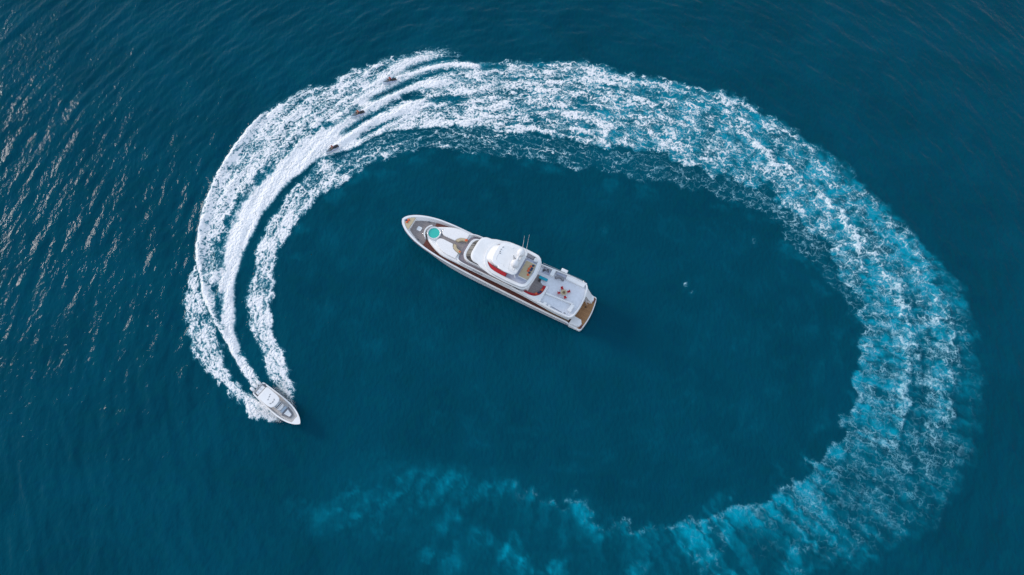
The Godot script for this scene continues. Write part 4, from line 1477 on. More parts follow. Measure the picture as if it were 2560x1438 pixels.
func make_deck_things() -> void:
	var seats := [[6.72, 0.88, "red chair at the round table, beside the bar counter"], [5.28, 0.86, "red chair at the round table, facing the bow"], [5.42, -0.52, "red chair at the round table, backing the tender bay"], [6.85, -0.28, "red chair at the round table, facing the stern"]]
	var table_at := Vector2(6.05, 0.20)
	var first: Node3D = null
	for q in seats:
		var c: Node3D
		if first == null:
			first = make_chair()
			c = first
		else:
			c = first.duplicate()
			c.name = numbered("deck_chair")
			add_child(c)
		c.set_meta("label", q[2])
		var d := table_at - Vector2(q[0], q[1])
		aboard(c, q[0], 5.03, q[1], -atan2(d.y, d.x))
	var t := thing("dining_table", "round brown table between four red chairs on the terrace", "table")
	aboard(t, table_at.x, 5.03, table_at.y)
	var st := surf()
	lathe(st, Vector3.ZERO, [Vector2(0.60, 0.70), Vector2(0.62, 0.72), Vector2(0.62, 0.745), Vector2(0.60, 0.76)], 32)
	build(st, "tabletop", M.tan, t)
	st = surf()
	lathe(st, Vector3.ZERO, [Vector2(0.30, 0.0), Vector2(0.28, 0.04), Vector2(0.06, 0.08), Vector2(0.06, 0.70)], 16)
	build(st, "pedestal", M.metal, t)
	var bowl := thing("bowl", "dark shallow bowl in the middle of the round table", "bowl")
	aboard(bowl, table_at.x - 0.05, 5.79, table_at.y - 0.05)
	st = surf()
	lathe(st, Vector3.ZERO, [Vector2(0.1, 0.0), Vector2(0.2, 0.05), Vector2(0.28, 0.13), Vector2(0.26, 0.13), Vector2(0.18, 0.06), Vector2(0.0, 0.04)], 20)
	build(st, "vessel", M.brown, bowl)
	var lo := thing("sun_lounger", "turquoise padded sun lounger near the aft edge of the sun deck", "lounger")
	aboard(lo, 11.0, 5.03, 1.12, 0.05)
	part_box("mattress", M.teal, lo, Vector3(-0.1, 0.38, 0), Vector3(1.55, 0.14, 0.62), 0.05)
	st = surf()
	prism(st, rounded(0.72, 0, 0.42, 0.60, 0.08), 0.36, 0.58, 0.06)
	build(st, "headrest", M.teal, lo)
	part_box("frame", M.metal, lo, Vector3(0, 0.28, 0), Vector3(1.8, 0.05, 0.56), 0.01)
	for x in [-0.75, 0.75]:
		for z in [-0.24, 0.24]:
			part_tube("leg", M.metal, lo, [Vector3(x, 0.28, z), Vector3(x, 0, z)], 0.025)
	var sd := thing("side_table", "small black square table beside the turquoise lounger", "side table")
	aboard(sd, 11.5, 5.03, 0.48, 0.1)
	part_box("tabletop", M.black, sd, Vector3(0, 0.44, 0), Vector3(0.5, 0.05, 0.5), 0.015)
	part_box("shelf", M.black, sd, Vector3(0, 0.15, 0), Vector3(0.42, 0.03, 0.42), 0.01)
	for x in [-0.2, 0.2]:
		for z in [-0.2, 0.2]:
			part_tube("leg", M.black, sd, [Vector3(x, 0.42, z), Vector3(x, 0, z)], 0.025)
	var bk := thing("exercise_bike", "black exercise bike on the grey mat by the starboard rail", "exercise bike")
	aboard(bk, 11.3, 5.06, 2.95, 0.25)
	part_tube("base_bar", M.black, bk, [Vector3(0.55, 0.05, -0.27), Vector3(0.55, 0.05, 0.27)], 0.05)
	part_tube("base_bar", M.black, bk, [Vector3(-0.5, 0.05, -0.27), Vector3(-0.5, 0.05, 0.27)], 0.05)
	part_tube("frame", M.black, bk, [Vector3(0.55, 0.06, 0), Vector3(0.1, 0.42, 0), Vector3(-0.25, 0.42, 0), Vector3(-0.5, 0.06, 0)], 0.06)
	st = surf()
	var wheel := []
	for i in 21:
		var a := TAU * i / 20.0
		wheel.append(Vector3(0.45 + cos(a) * 0.25, 0.34 + sin(a) * 0.25, 0))
	tube(st, wheel, 0.055)
	build(st, "flywheel", M.dark_grey, bk)
	part_tube("seat_post", M.metal, bk, [Vector3(-0.2, 0.4, 0), Vector3(-0.32, 0.95, 0)], 0.035)
	part_prism("saddle", M.black, bk, rounded(-0.33, 0, 0.34, 0.26, 0.1), 0.95, 1.03, 0.03)
	part_tube("handlebar_post", M.black, bk, [Vector3(0.2, 0.42, 0), Vector3(0.42, 1.1, 0)], 0.04)
	part_tube("handlebar", M.black, bk, [Vector3(0.2, 1.14, -0.27), Vector3(0.45, 1.1, -0.25), Vector3(0.45, 1.1, 0.25), Vector3(0.2, 1.14, 0.27)], 0.035)
	for s in [-1.0, 1.0]:
		part_box("pedal", M.dark_grey, bk, Vector3(-0.02 + s * 0.13, 0.36 + s * 0.1, s * 0.18), Vector3(0.2, 0.04, 0.1), 0.01)
	# cushions, one by one
	var rows := [["navy cushion at the starboard end of the square sunpad", M.navy, 13.5, 1.35, 0.3], ["orange cushion next to the end navy one on the square sunpad", M.orange, 13.85, 1.0, 0.5], ["navy cushion in the middle of the row on the square sunpad", M.navy, 13.45, 0.72, 0.2], ["second navy cushion in the middle row on the square sunpad", M.navy, 13.5, 0.28, -0.3], ["orange cushion in the middle of the row on the square sunpad", M.orange, 13.95, 0.42, 0.6], ["orange cushion between the navy ones on the square sunpad", M.orange, 13.92, -0.08, -0.4], ["navy cushion near the port end of the square sunpad", M.navy, 13.5, -0.32, 0.1], ["orange cushion at the port end of the square sunpad", M.orange, 13.55, -0.85, 0.5]]
	for q in rows:
		cushion(q[0], q[1], q[2], 8.66, q[3], q[4], 0.46)
	cushion("orange cushion in the curve of the red corner sofa", M.orange, 10.85, 5.48, -2.5, 0.7, 0.44)
	cushion("navy cushion in the curve of the red corner sofa", M.navy, 10.45, 5.48, -2.05, 0.9, 0.42)
	cushion("orange cushion on the short arm of the red corner sofa", M.orange, 10.12, 5.48, -1.25, 1.2, 0.44)
	cushion("navy cushion on the short arm of the red corner sofa", M.navy, 10.2, 5.48, -1.7, 0.4, 0.36)
	cushion("orange cushion on the tan bow sunpad", M.orange, 42.15, 4.64, 0.35, 0.6, 0.52)
	cushion("second orange cushion on the tan bow sunpad", M.orange, 42.2, 4.64, -0.2, 0.3, 0.46)
	cushion("dark navy cushion in the tip of the bow sunpad", M.navy, 42.5, 4.64, 0.12, 0.2, 0.40)
	cushion("orange cushion on the starboard lounge sofa before the bridge", M.orange, 28.85, 5.52, 1.45, 0.3, 0.55)
	cushion("small orange cushion on the port lounge sofa before the bridge", M.orange, 28.8, 5.52, -1.45, 0.2, 0.34)
	var cp := thing("capstan", "small dark capstan with a yellow rope ring on the teak bathing platform", "capstan")
	aboard(cp, 1.15, 1.2, 1.05)
	st = surf()
	lathe(st, Vector3.ZERO, [Vector2(0.16, 0.0), Vector2(0.1, 0.1), Vector2(0.1, 0.25), Vector2(0.16, 0.32), Vector2(0.0, 0.34)], 16)
	build(st, "drum", M.black, cp)
	st = surf()
	var coil := []
	for i in 41:
		var a := TAU * i / 20.0
		coil.append(Vector3(cos(a) * (0.3 + 0.002 * i), 0.03, sin(a) * (0.3 + 0.002 * i)))
	tube(st, coil, 0.025, -1, 6)
	build(st, "rope", M.yellow, cp)

# ---------------------------------------------------------------- the speedboat (own axes as the yacht's)
func make_speedboat() -> void:
	var b := thing("speedboat", "white centre console speedboat with three outboards, leading the wake", "speedboat")
	b.position = Vector3(-49.15, 0, -32.81) + Vector3(-0.16, 0, 0.10)
	b.rotation = Vector3(0, deg_to_rad(-37.6), 0)
	b.rotate_object_local(Vector3(0, 0, 1), deg_to_rad(2.5))
	b.position.y = 0.15
	b.scale = Vector3(1.045, 1.0, 1.03)
	var rail := smooth_line(v2([0.0, 1.42, 1.5, 1.55, 3.2, 1.64, 5.0, 1.70, 6.6, 1.68, 8.0, 1.52, 9.2, 1.24, 10.2, 0.82, 10.8, 0.42, 11.25, 0.0]), 4)
	var sh := v2([0, 1.15, 3, 1.18, 6, 1.28, 9, 1.42, 11.2, 1.55])
	var wl := []
	var keel := []
	var inn := []
	var foot := []
	for p in rail:
		var s: float = clampf(p.x / 11.15, 0, 1)
		wl.append(Vector2(p.x - 1.5 * pow(s, 3), p.y * (0.88 - 0.45 * s * s)))
		keel.append(Vector2(p.x - 3.2 * pow(s, 3), p.y * 0.12))
		inn.append(Vector2(p.x + (0.02 if p.x < 0.1 else -0.10 * s), maxf(0.03, p.y - 0.24)))
		foot.append(Vector2(p.x + (0.02 if p.x < 0.1 else -0.25 * s), maxf(0.03, p.y - 0.33)))
	for a in [wl, keel, inn, foot]:
		a[-1].y = 0.0
	for i in inn.size():
		if inn[i].x > 9.9:
			inn[i] = Vector2(9.9 + (inn[i].x - 9.9) * 0.05, inn[i].y)
		if foot[i].x > 9.75:
			foot[i] = Vector2(9.75 + (foot[i].x - 9.75) * 0.05, foot[i].y)
	var caps := []
	var floorh := []
	for p in sh:
		caps.append(Vector2(p.x, p.y + 0.03))
		floorh.append(Vector2(p.x, p.y - 0.62))
	var st := surf()
	stack(st, [hull_ring(keel, [], -0.55), hull_ring(wl, [], 0.05), hull_ring(rail, sh)], true, false, true)
	stack(st, [hull_ring(rail, sh), hull_ring(inn, caps), hull_ring(foot, floorh)], false, false)
	build(st, "hull", M.white, b)
	st = surf()
	cap(st, hull_ring(foot, floorh), true)
	build(st, "cockpit_floor", M.boat_floor, b)
	var fd := PackedVector2Array()
	part_prism("foredeck", M.white, b, PackedVector2Array([Vector2(9.75, -0.86), Vector2(10.4, -0.60), Vector2(10.85, -0.26), Vector2(11.0, 0), Vector2(10.85, 0.26), Vector2(10.4, 0.60), Vector2(9.75, 0.86)]), 1.1, 1.50, 0.04)
	st = surf()
	lathe(st, Vector3(11.15, 1.5, 0), [Vector2(0.09, 0), Vector2(0.09, 0.1), Vector2(0, 0.14)], 10)
	build(st, "anchor_roller", M.metal, b)
	# stern: platform, three outboards
	part_box("transom_bench", M.pad_white, b, Vector3(0.55, 0.95, 0.0), Vector3(0.75, 0.40, 1.9), 0.08)
	part_box("bait_well", M.dark_grey, b, Vector3(0.55, 1.18, -1.2), Vector3(0.45, 0.12, 0.34), 0.05)
	part_box("engine_bracket", M.white, b, Vector3(-0.12, 0.70, 0), Vector3(0.3, 0.5, 2.6), 0.05)
	for k in 3:
		var z := (k - 1) * 0.80
		var e := Node3D.new()
		e.name = "outboard"
		b.add_child(e, true)
		e.position = Vector3(-0.28, 0.55, z)
		st = surf()
		var rs := []
		for q in [[0.0, 0.78], [0.12, 0.95], [0.42, 1.0], [0.66, 0.9], [0.80, 0.6], [0.84, 0.2]]:
			rs.append(ring(clockwise(rounded(-0.38 + 0.05 * q[1], 0, 0.98 * q[1], 0.62 * q[1], 0.28 * q[1])), q[0] + 0.35))
		stack(st, rs, true, true, true)
		build(st, "cowling", M.white, e)
		part_box("midsection", M.white, e, Vector3(-0.3, -0.05, 0), Vector3(0.5, 0.8, 0.26), 0.06)
		part_box("gearcase", M.dark_grey, e, Vector3(-0.4, -0.6, 0), Vector3(0.7, 0.25, 0.2), 0.06)
		st = surf()
		for i in 3:
			var a := TAU * i / 3.0
			quad(st, Vector3(-0.78, -0.6, 0), Vector3(-0.72, -0.6 + cos(a) * 0.2, sin(a) * 0.2), Vector3(-0.78, -0.6 + cos(a + 0.5) * 0.24, sin(a + 0.5) * 0.24), Vector3(-0.84, -0.6 + cos(a + 1.0) * 0.2, sin(a + 1.0) * 0.2))
		build(st, "propeller", M.metal, e)
	# hardtop over the helm
	var top := clockwise(PackedVector2Array([Vector2(1.75, -1.12), Vector2(2.0, -1.28), Vector2(4.4, -1.30), Vector2(5.2, -1.12), Vector2(5.55, -0.6), Vector2(5.62, 0), Vector2(5.55, 0.6), Vector2(5.2, 1.12), Vector2(4.4, 1.30), Vector2(2.0, 1.28), Vector2(1.75, 1.12)]))
	st = surf()
	stack(st, [ring(inset(top, 0.08), 2.42), ring(top, 2.47), ring(top, 2.52), ring(inset(top, 0.06), 2.58), ring(inset(top, 0.35), 2.61)], true, true, true)
	var ht := build(st, "hardtop", M.white, b)
	for q in [[3.35, -0.55], [3.5, -0.15], [3.7, 0.35]]:
		part_box("roof_bar", M.mid_grey, ht, Vector3(q[0], 2.64, q[1]), Vector3(0.08, 0.06, 0.34), 0.02)
	var horn := []
	for i in 9:
		var a := lerpf(-0.9, 0.9, i / 8.0)
		horn.append(Vector3(4.2 + cos(a) * 0.55, 2.65, 0.15 + sin(a) * 0.75))
	for i in [0, 3, 6]:
		part_tube("roof_light", M.dark_grey, ht, horn.slice(i, i + 3), 0.045)
	for s in [-1.0, 1.0]:
		part_tube("hardtop_post", M.metal, b, [Vector3(4.9, 0.6, s * 0.85), Vector3(4.6, 2.45, s * 0.95)], 0.035)
		part_tube("hardtop_post", M.metal, b, [Vector3(2.4, 0.6, s * 0.85), Vector3(2.2, 2.45, s * 0.95)], 0.035)
	part_prism("console", M.white, b, rounded(4.7, -0.0, 1.9, 1.5, 0.3), 0.55, 1.62, 0.1)
	st = surf()
	var w := [Vector3(5.62, 1.6, -0.66), Vector3(5.62, 1.6, 0.66), Vector3(5.30, 2.25, 0.66), Vector3(5.30, 2.25, -0.66)]
	quad(st, w[0], w[1], w[2], w[3])
	for i in 4:
		quad(st, w[i], w[(i + 1) % 4], w[(i + 1) % 4] - Vector3(0.03, 0, 0), w[i] - Vector3(0.03, 0, 0))
	build(st, "windshield", M.pale_glass, b)
	part_box("windshield_bar", M.dark_grey, b, Vector3(5.66, 1.64, -0.05), Vector3(0.12, 0.1, 1.4), 0.03)
	part_box("helm_seat", M.pad_white, b, Vector3(2.95, 0.95, 0), Vector3(0.7, 0.8, 1.5), 0.12)
	# seats before the console and the table lounge in the bow
	part_prism("console_seat", M.pad_white, b, PackedVector2Array([Vector2(5.75, -0.70), Vector2(6.05, -0.66), Vector2(6.3, -0.3), Vector2(6.3, 0.3), Vector2(6.05, 0.66), Vector2(5.75, 0.70)]), 0.6, 1.22, 0.08)
	part_box("step", M.boat_step, b, Vector3(6.62, 0.82, 0), Vector3(0.52, 0.28, 1.35), 0.04)
	part_box("step", M.mid_grey, b, Vector3(7.02, 0.78, 0.0), Vector3(0.16, 0.22, 1.9), 0.03)
	var lounge := PackedVector2Array([Vector2(7.2, -0.82), Vector2(7.9, -0.62), Vector2(8.62, -0.42), Vector2(8.72, -0.2), Vector2(8.72, 0.2), Vector2(8.62, 0.42), Vector2(7.9, 0.58), Vector2(7.2, 0.78)])
	st = surf()
	prism(st, lounge, 0.7, 1.04, 0.04)
	build(st, "lounge_edge", M.mid_grey, b)
	part_prism("lounge_cushion", M.pad_white, b, PackedVector2Array([Vector2(7.3, -0.52), Vector2(8.42, -0.30), Vector2(8.55, -0.14), Vector2(8.55, 0.16), Vector2(8.42, 0.30), Vector2(7.3, 0.50)]), 1.0, 1.16, 0.06)
	for s in [-1.0, 1.0]:
		var side := PackedVector2Array([Vector2(7.1, s * 0.95), Vector2(8.6, s * 0.70), Vector2(9.5, s * 0.30), Vector2(9.6, s * 0.85), Vector2(8.6, s * 1.12), Vector2(7.1, s * 1.32)])
		part_prism("bow_seat", M.boat_floor, b, side, 0.7, 1.06, 0.05)

# ---------------------------------------------------------------- jet skis and their riders
func sdf_capsule(p: Vector3, a: Vector3, b: Vector3, ra: float, rb: float) -> float:
	var ab := b - a
	var t := clampf((p - a).dot(ab) / maxf(ab.length_squared(), 1e-9), 0, 1)
	return p.distance_to(a + ab * t) - lerpf(ra, rb, t)

func nets(st: SurfaceTool, bones: Array, lo: Vector3, hi: Vector3, cell: float, blend: float, paint: Callable) -> void:
	# surface nets over the smooth union of tapered capsules
	var n := Vector3i(((hi - lo) / cell).ceil()) + Vector3i.ONE
	var d := PackedFloat32Array()
	d.resize(n.x * n.y * n.z)
	for k in n.z:
		for j in n.y:
			for i in n.x:
				var p := lo + Vector3(i, j, k) * cell
				var v := 10.0
				for b in bones:
					var s := sdf_capsule(p, b[0], b[1], b[2], b[3])
					var h := clampf(0.5 + 0.5 * (v - s) / blend, 0, 1)
					v = lerpf(v, s, h) - blend * h * (1.0 - h)
				d[(k * n.y + j) * n.x + i] = v
	var vert := {}
	for k in n.z - 1:
		for j in n.y - 1:
			for i in n.x - 1:
				var sum := Vector3.ZERO
				var c := 0
				var at0 := (k * n.y + j) * n.x + i
				for e in [[0, 0, 0, 1, 0, 0], [0, 1, 0, 1, 1, 0], [0, 0, 1, 1, 0, 1], [0, 1, 1, 1, 1, 1], [0, 0, 0, 0, 1, 0], [1, 0, 0, 1, 1, 0], [0, 0, 1, 0, 1, 1], [1, 0, 1, 1, 1, 1], [0, 0, 0, 0, 0, 1], [1, 0, 0, 1, 0, 1], [0, 1, 0, 0, 1, 1], [1, 1, 0, 1, 1, 1]]:
					var a := d[at0 + (e[2] * n.y + e[1]) * n.x + e[0]]
					var b := d[at0 + (e[5] * n.y + e[4]) * n.x + e[3]]
					if (a < 0) != (b < 0):
						var t := a / (a - b)
						sum += Vector3(e[0], e[1], e[2]).lerp(Vector3(e[3], e[4], e[5]), t)
						c += 1
				if c:
					vert[at0] = lo + (Vector3(i, j, k) + sum / c) * cell
	var put := func(q: Vector3) -> void:
		st.set_color(paint.call(q))
		st.add_vertex(q)
	st.set_smooth_group(1)
	for k in range(1, n.z - 1):
		for j in range(1, n.y - 1):
			for i in range(1, n.x - 1):
				var a0 := (k * n.y + j) * n.x + i
				for ax in 3:
					var step: int = [1, n.x, n.x * n.y][ax]
					var u: int = [n.x, n.x * n.y, 1][ax]
					var w: int = [n.x * n.y, 1, n.x][ax]
					var s0 := d[a0] < 0
					if s0 == (d[a0 + step] < 0):
						continue
					var q := [a0 - u - w, a0 - w, a0, a0 - u]
					if not (vert.has(q[0]) and vert.has(q[1]) and vert.has(q[2]) and vert.has(q[3])):
						continue
					var order := [0, 3, 2, 0, 2, 1] if s0 else [0, 1, 2, 0, 2, 3]
					for o in order:
						put.call(vert[q[o]])

func rider_bones() -> Dictionary:
	# seated astride, leaning forward to the handlebar; x forward, y up from the seat, z right
	var b := {}
	b.torso = [[Vector3(-0.05, 0.10, 0), Vector3(0.02, 0.30, 0), 0.155, 0.135], [Vector3(0.02, 0.30, 0), Vector3(0.13, 0.52, 0), 0.140, 0.150], [Vector3(0.13, 0.52, -0.14), Vector3(0.13, 0.52, 0.14), 0.085, 0.085], [Vector3(-0.04, 0.09, -0.09), Vector3(-0.04, 0.09, 0.09), 0.12, 0.12]]
	b.limbs = [[Vector3(0.14, 0.55, 0), Vector3(0.19, 0.68, 0), 0.058, 0.055]]
	for s in [-1.0, 1.0]:
		b.limbs.append_array([[Vector3(0.0, 0.09, s * 0.10), Vector3(0.38, 0.05, s * 0.27), 0.092, 0.065], [Vector3(0.38, 0.05, s * 0.27), Vector3(0.26, -0.36, s * 0.30), 0.062, 0.042], [Vector3(0.24, -0.38, s * 0.30), Vector3(0.44, -0.40, s * 0.31), 0.045, 0.034], [Vector3(0.14, 0.52, s * 0.19), Vector3(0.30, 0.34, s * 0.34), 0.056, 0.045], [Vector3(0.30, 0.34, s * 0.34), Vector3(0.56, 0.31, s * 0.30), 0.043, 0.030]])
	b.head = [[Vector3(0.215, 0.76, 0), Vector3(0.225, 0.80, 0), 0.082, 0.088], [Vector3(0.25, 0.70, 0), Vector3(0.26, 0.72, 0), 0.052, 0.055], [Vector3(0.31, 0.745, 0), Vector3(0.322, 0.732, 0), 0.010, 0.016], [Vector3(0.22, 0.75, -0.088), Vector3(0.22, 0.76, -0.092), 0.016, 0.018], [Vector3(0.22, 0.75, 0.088), Vector3(0.22, 0.76, 0.092), 0.016, 0.018], [Vector3(0.19, 0.66, 0), Vector3(0.21, 0.74, 0), 0.055, 0.055]]
	return b

func make_jet_skis() -> void:
	# one body shape, shared by the three riders
	var bn := rider_bones()
	var skin := Color(0.42, 0.23, 0.15)
	var shorts := Color(0.03, 0.035, 0.05)
	var body := surf()
	var paint := func(p: Vector3) -> Color:
		if p.y < 0.22 and p.y > -0.02 and p.x < 0.30:
			return shorts
		if p.y > 0.70 and p.x > 0.295 and absf(absf(p.z) - 0.032) < 0.014 and absf(p.y - 0.772) < 0.009:
			return Color(0.03, 0.02, 0.02)
		if p.x > 0.285 and absf(p.y - 0.69) < 0.008 and absf(p.z) < 0.03:
			return Color(0.30, 0.10, 0.09)
		return skin
	nets(body, bn.torso + bn.limbs, Vector3(-0.28, -0.48, -0.44), Vector3(0.64, 0.74, 0.44), 0.027, 0.05, paint)
	nets(body, bn.head, Vector3(0.08, 0.60, -0.14), Vector3(0.36, 0.92, 0.14), 0.010, 0.02, paint)
	for s in [-1.0, 1.0]:
		# hands closed round the grips
		var hb := [[Vector3(0.54, 0.31, s * 0.30), Vector3(0.60, 0.325, s * 0.30), 0.028, 0.030]]
		for f in 4:
			var z: float = s * (0.270 + 0.021 * f)
			var l: float = [0.9, 1.0, 0.95, 0.8][f]
			hb.append_array([[Vector3(0.60, 0.330, z), Vector3(0.60 + 0.042 * l, 0.335, z), 0.010, 0.010], [Vector3(0.60 + 0.042 * l, 0.335, z), Vector3(0.60 + 0.046 * l, 0.300, z), 0.010, 0.009], [Vector3(0.60 + 0.046 * l, 0.300, z), Vector3(0.615, 0.286, z), 0.009, 0.008]])
		hb.append_array([[Vector3(0.575, 0.315, s * 0.275), Vector3(0.60, 0.298, s * 0.252), 0.012, 0.011], [Vector3(0.60, 0.298, s * 0.252), Vector3(0.63, 0.290, s * 0.250), 0.011, 0.009]])
		nets(body, hb, Vector3(0.50, 0.25, minf(s * 0.22, s * 0.37)), Vector3(0.68, 0.38, maxf(s * 0.22, s * 0.37)), 0.006, 0.008, paint)
	body.generate_normals()
	var body_mesh := body.commit()
	var bm := mat(Color.WHITE, 0.55)
	bm.vertex_color_use_as_albedo = true
	var fat := []
	for q in bn.torso:
		fat.append([q[0], q[1], q[2] + 0.035, q[3] + 0.035])
	var vest := surf()
	nets(vest, [[Vector3(0.0, 0.24, 0), Vector3(0.13, 0.50, 0), 0.180, 0.190], [Vector3(0.12, 0.52, -0.10), Vector3(0.12, 0.52, 0.10), 0.11, 0.11]], Vector3(-0.26, 0.02, -0.30), Vector3(0.40, 0.74, 0.30), 0.025, 0.05, func(_p): return Color.WHITE)
	vest.generate_normals()
	var vest_mesh := vest.commit()
	var hair := surf()
	nets(hair, [[Vector3(0.195, 0.79, 0), Vector3(0.20, 0.815, 0), 0.090, 0.092], [Vector3(0.165, 0.74, 0), Vector3(0.17, 0.78, 0), 0.072, 0.08]], Vector3(0.05, 0.62, -0.13), Vector3(0.32, 0.94, 0.13), 0.011, 0.02, func(_p): return Color.WHITE)
	hair.generate_normals()
	var hair_mesh := hair.commit()
	var where := [[Vector3(-30.68, 0, -106.41), Vector3(-27.36, 0, -107.82), "on the outermost track", M.red, "red"], [Vector3(-37.47, 0, -96.7), Vector3(-34.11, 0, -98.61), "on the middle track", M.orange, "orange"], [Vector3(-41.97, 0, -86.69), Vector3(-39.31, 0, -89.04), "on the innermost track", M.vest_pink, "faded red"]]
	var proto: Node3D = null
	for k in 3:
		var w: Array = where[k]
		var d: Vector3 = w[0] - w[1]
		var mid: Vector3 = (w[0] + w[1]) / 2
		var yaw := atan2(-d.z, d.x)
		var j: Node3D
		if proto == null:
			proto = jet_ski()
			j = proto
		else:
			j = proto.duplicate()
			j.name = numbered("jet_ski")
			add_child(j)
		j.set_meta("label", "grey and dark jet ski %s inside the wake" % w[2])
		var h := water_at(mid.x, mid.z)
		j.position = mid + Vector3(0, h + 0.12, 0)
		j.rotation = Vector3(deg_to_rad(4), yaw, deg_to_rad(4))
		var p := thing("person", "rider in a %s life vest on the jet ski %s" % [w[4], w[2]], "person", "jet ski riders")
		p.transform = j.transform * Transform3D(Basis(), Vector3(-0.28, 0.80, 0))
		for q in [["body", body_mesh, bm], ["life_vest", vest_mesh, w[3]], ["hair", hair_mesh, M.hair]]:
			var o := MeshInstance3D.new()
			o.mesh = q[1]
			o.material_override = q[2]
			o.name = q[0]
			p.add_child(o, true)

func jet_ski() -> Node3D:
	var j := thing("jet_ski", "jet ski", "jet ski", "jet skis following the speedboat")
	var rail := smooth_line(v2([-1.62, 0.44, -1.0, 0.56, 0.0, 0.60, 0.7, 0.52, 1.25, 0.33, 1.6, 0.12, 1.72, 0.0]), 3)
	var low := []
	var topr := []
	for p in rail:
		low.append(Vector2(p.x * 0.95, p.y * 0.55))
		topr.append(Vector2(p.x * 0.985, maxf(0.02, p.y * 0.90)))
	low[-1].y = 0.0
	topr[-1].y = 0.0
	var hs := v2([-1.7, 0.34, 0, 0.38, 1.0, 0.46, 1.75, 0.58])
	var hs2 := v2([-1.7, 0.40, 0, 0.44, 1.0, 0.54, 1.75, 0.66])
	var st := surf()
	stack(st, [hull_ring(low, [], -0.22), hull_ring(rail, hs), hull_ring(topr, hs2)], true, true, true)
	build(st, "hull", M.ski_hull, j)
	# bow cover, rising to the cowl
	st = surf()
	var r0 := smooth_line(v2([-0.05, 0.30, 0.5, 0.40, 1.0, 0.30, 1.4, 0.13, 1.62, 0.0]), 3)
	var r1 := []
	for p in r0:
		r1.append(Vector2(p.x * 0.80, p.y * 0.62))
	stack(st, [hull_ring(r0, hs2), hull_ring(r1, v2([-0.1, 0.90, 0.4, 0.86, 1.5, 0.62]))], false, true, true)
	build(st, "bow_cover", M.ski_grey, j)
	part_prism("dashboard", M.rubber, j, rounded(0.22, 0, 0.4, 0.44, 0.1), 0.8, 0.96, 0.04)
	part_tube("handlebar", M.rubber, j, [Vector3(0.26, 1.10, -0.36), Vector3(0.33, 1.13, -0.2), Vector3(0.33, 1.13, 0.2), Vector3(0.26, 1.10, 0.36)], 0.02)
	part_tube("handlebar_stem", M.rubber, j, [Vector3(0.26, 0.92, 0), Vector3(0.33, 1.13, 0)], 0.05)
	# saddle in two humps
	st = surf()
	var secs := [[0.1, 0.10, 0.74], [-0.1, 0.15, 0.79], [-0.4, 0.18, 0.79], [-0.62, 0.19, 0.82], [-0.75, 0.20, 0.88], [-1.1, 0.21, 0.88], [-1.32, 0.19, 0.84], [-1.4, 0.12, 0.72]]
	st.set_smooth_group(1)
	var prev := PackedVector3Array()
	for q in secs:
		var cur := PackedVector3Array()
		for i in 9:
			var a := PI * i / 8.0
			cur.append(Vector3(q[0], 0.42 + (q[2] - 0.42) * pow(sin(a), 0.5), cos(a) * q[1] * (1.3 - 0.3 * sin(a))))
		if prev.size():
			for i in 8:
				quad(st, prev[i], prev[i + 1], cur[i + 1], cur[i])
		prev = cur
	for i in range(1, 8):
		tri(st, prev[0], prev[i], prev[i + 1])
	build(st, "saddle", M.rubber, j)
	for s in [-1.0, 1.0]:
		part_prism("footwell_mat", M.dark_grey, j, PackedVector2Array([Vector2(0.45, s * 0.46), Vector2(-1.4, s * 0.44), Vector2(-1.4, s * 0.24), Vector2(0.3, s * 0.30)]), 0.42, 0.455, 0.01)
		part_tube("rub_rail", M.purple, j, [Vector3(-1.55, 0.36, s * 0.47), Vector3(-0.9, 0.38, s * 0.585), Vector3(0.1, 0.40, s * 0.60), Vector3(0.75, 0.45, s * 0.51)], 0.03)
		part_tube("mirror", M.rubber, j, [Vector3(0.55, 0.78, s * 0.22), Vector3(0.5, 0.92, s * 0.38)], 0.03)
	part_prism("rear_deck", M.rubber, j, rounded(-1.5, 0, 0.36, 0.82, 0.1), 0.38, 0.47, 0.03)
	st = surf()
	tube(st, [Vector3(-1.58, 0.02, 0), Vector3(-1.78, 0.02, 0)], 0.09)
	build(st, "jet_nozzle", M.dark_grey, j)
	return j

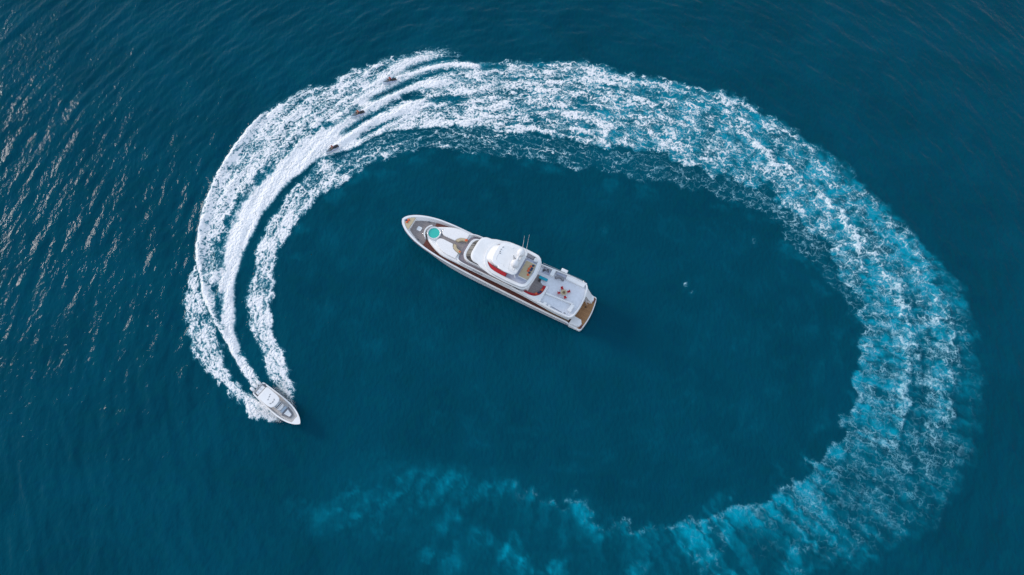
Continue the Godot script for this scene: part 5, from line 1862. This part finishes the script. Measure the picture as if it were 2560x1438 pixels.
# ---------------------------------------------------------------- drops thrown up by the boats
func make_spray() -> void:
	var rng := RandomNumberGenerator.new()
	rng.seed = 8
	var st := surf()
	st.set_smooth_group(1)
	var pts := [Vector3(0, 1, 0), Vector3(0.94, 0.1, 0.1), Vector3(0, -0.2, 0.9), Vector3(-0.9, 0.15, 0), Vector3(0.1, 0, -0.95), Vector3(0, -0.9, 0)]
	for f in [[0, 1, 2], [0, 2, 3], [0, 3, 4], [0, 4, 1], [5, 2, 1], [5, 3, 2], [5, 4, 3], [5, 1, 4]]:
		tri(st, pts[f[0]], pts[f[1]], pts[f[2]])
	st.generate_normals()
	var drop := st.commit()
	var xf := []
	var fw := Vector3(cos(deg_to_rad(-37.6)), 0, -sin(deg_to_rad(-37.6)))
	var rt := Vector3(sin(deg_to_rad(-37.6)), 0, cos(deg_to_rad(-37.6)))
	var base := Vector3(-49.4, 0, -32.5)
	for i in 4200:
		# two sheets that leave the hull amidships and fall outwards and aft
		var s := -1.0 if rng.randf() < 0.5 else 1.0
		var a := pow(rng.randf(), 0.8)
		var u := rng.randf()
		var p := base + fw * (lerpf(7.6, 1.8, a) + rng.randfn(0, 0.3)) + rt * s * (1.45 + u * lerpf(0.5, 3.2, a) + rng.randfn(0, 0.12))
		p.y = 0.15 + 1.1 * u * (1.0 - u) * 2.0 * rng.randf() + 0.05
		xf.append([p, rng.randf_range(0.015, 0.045)])
	for k in 3:
		var st0: float = SKI_START[k]
		for i in 1100:
			var s := pow(rng.randf(), 1.4) * 9.0
			var t := st0 - 1.2 + s
			var tt := maxf(t, st0 + 0.1)
			var r := at(t_ski[k], tt) + 0.4 + rng.randf() * (0.8 + 0.5 * s) + rng.randfn(0, 0.15)
			var p := Vector3(RING.x + cos(deg_to_rad(t)) * r, 0, RING.y + sin(deg_to_rad(t)) * r)
			p.y = maxf(0.0, water_at(p.x, p.z)) + rng.randf() * 0.9 * exp(-s * 0.25) + 0.05
			xf.append([p, rng.randf_range(0.015, 0.04)])
	var mm := MultiMesh.new()
	mm.transform_format = MultiMesh.TRANSFORM_3D
	mm.mesh = drop
	mm.instance_count = xf.size()
	for i in xf.size():
		var q: float = xf[i][1]
		mm.set_instance_transform(i, Transform3D(Basis(Vector3.UP, rng.randf() * TAU).scaled(Vector3(q, q * rng.randf_range(0.7, 1.5), q)), xf[i][0]))
	var o := MultiMeshInstance3D.new()
	o.multimesh = mm
	o.material_override = M.drops
	tag(o, "spray", "fine white spray flying beside the speedboat and the jet skis", "spray", "", "stuff")
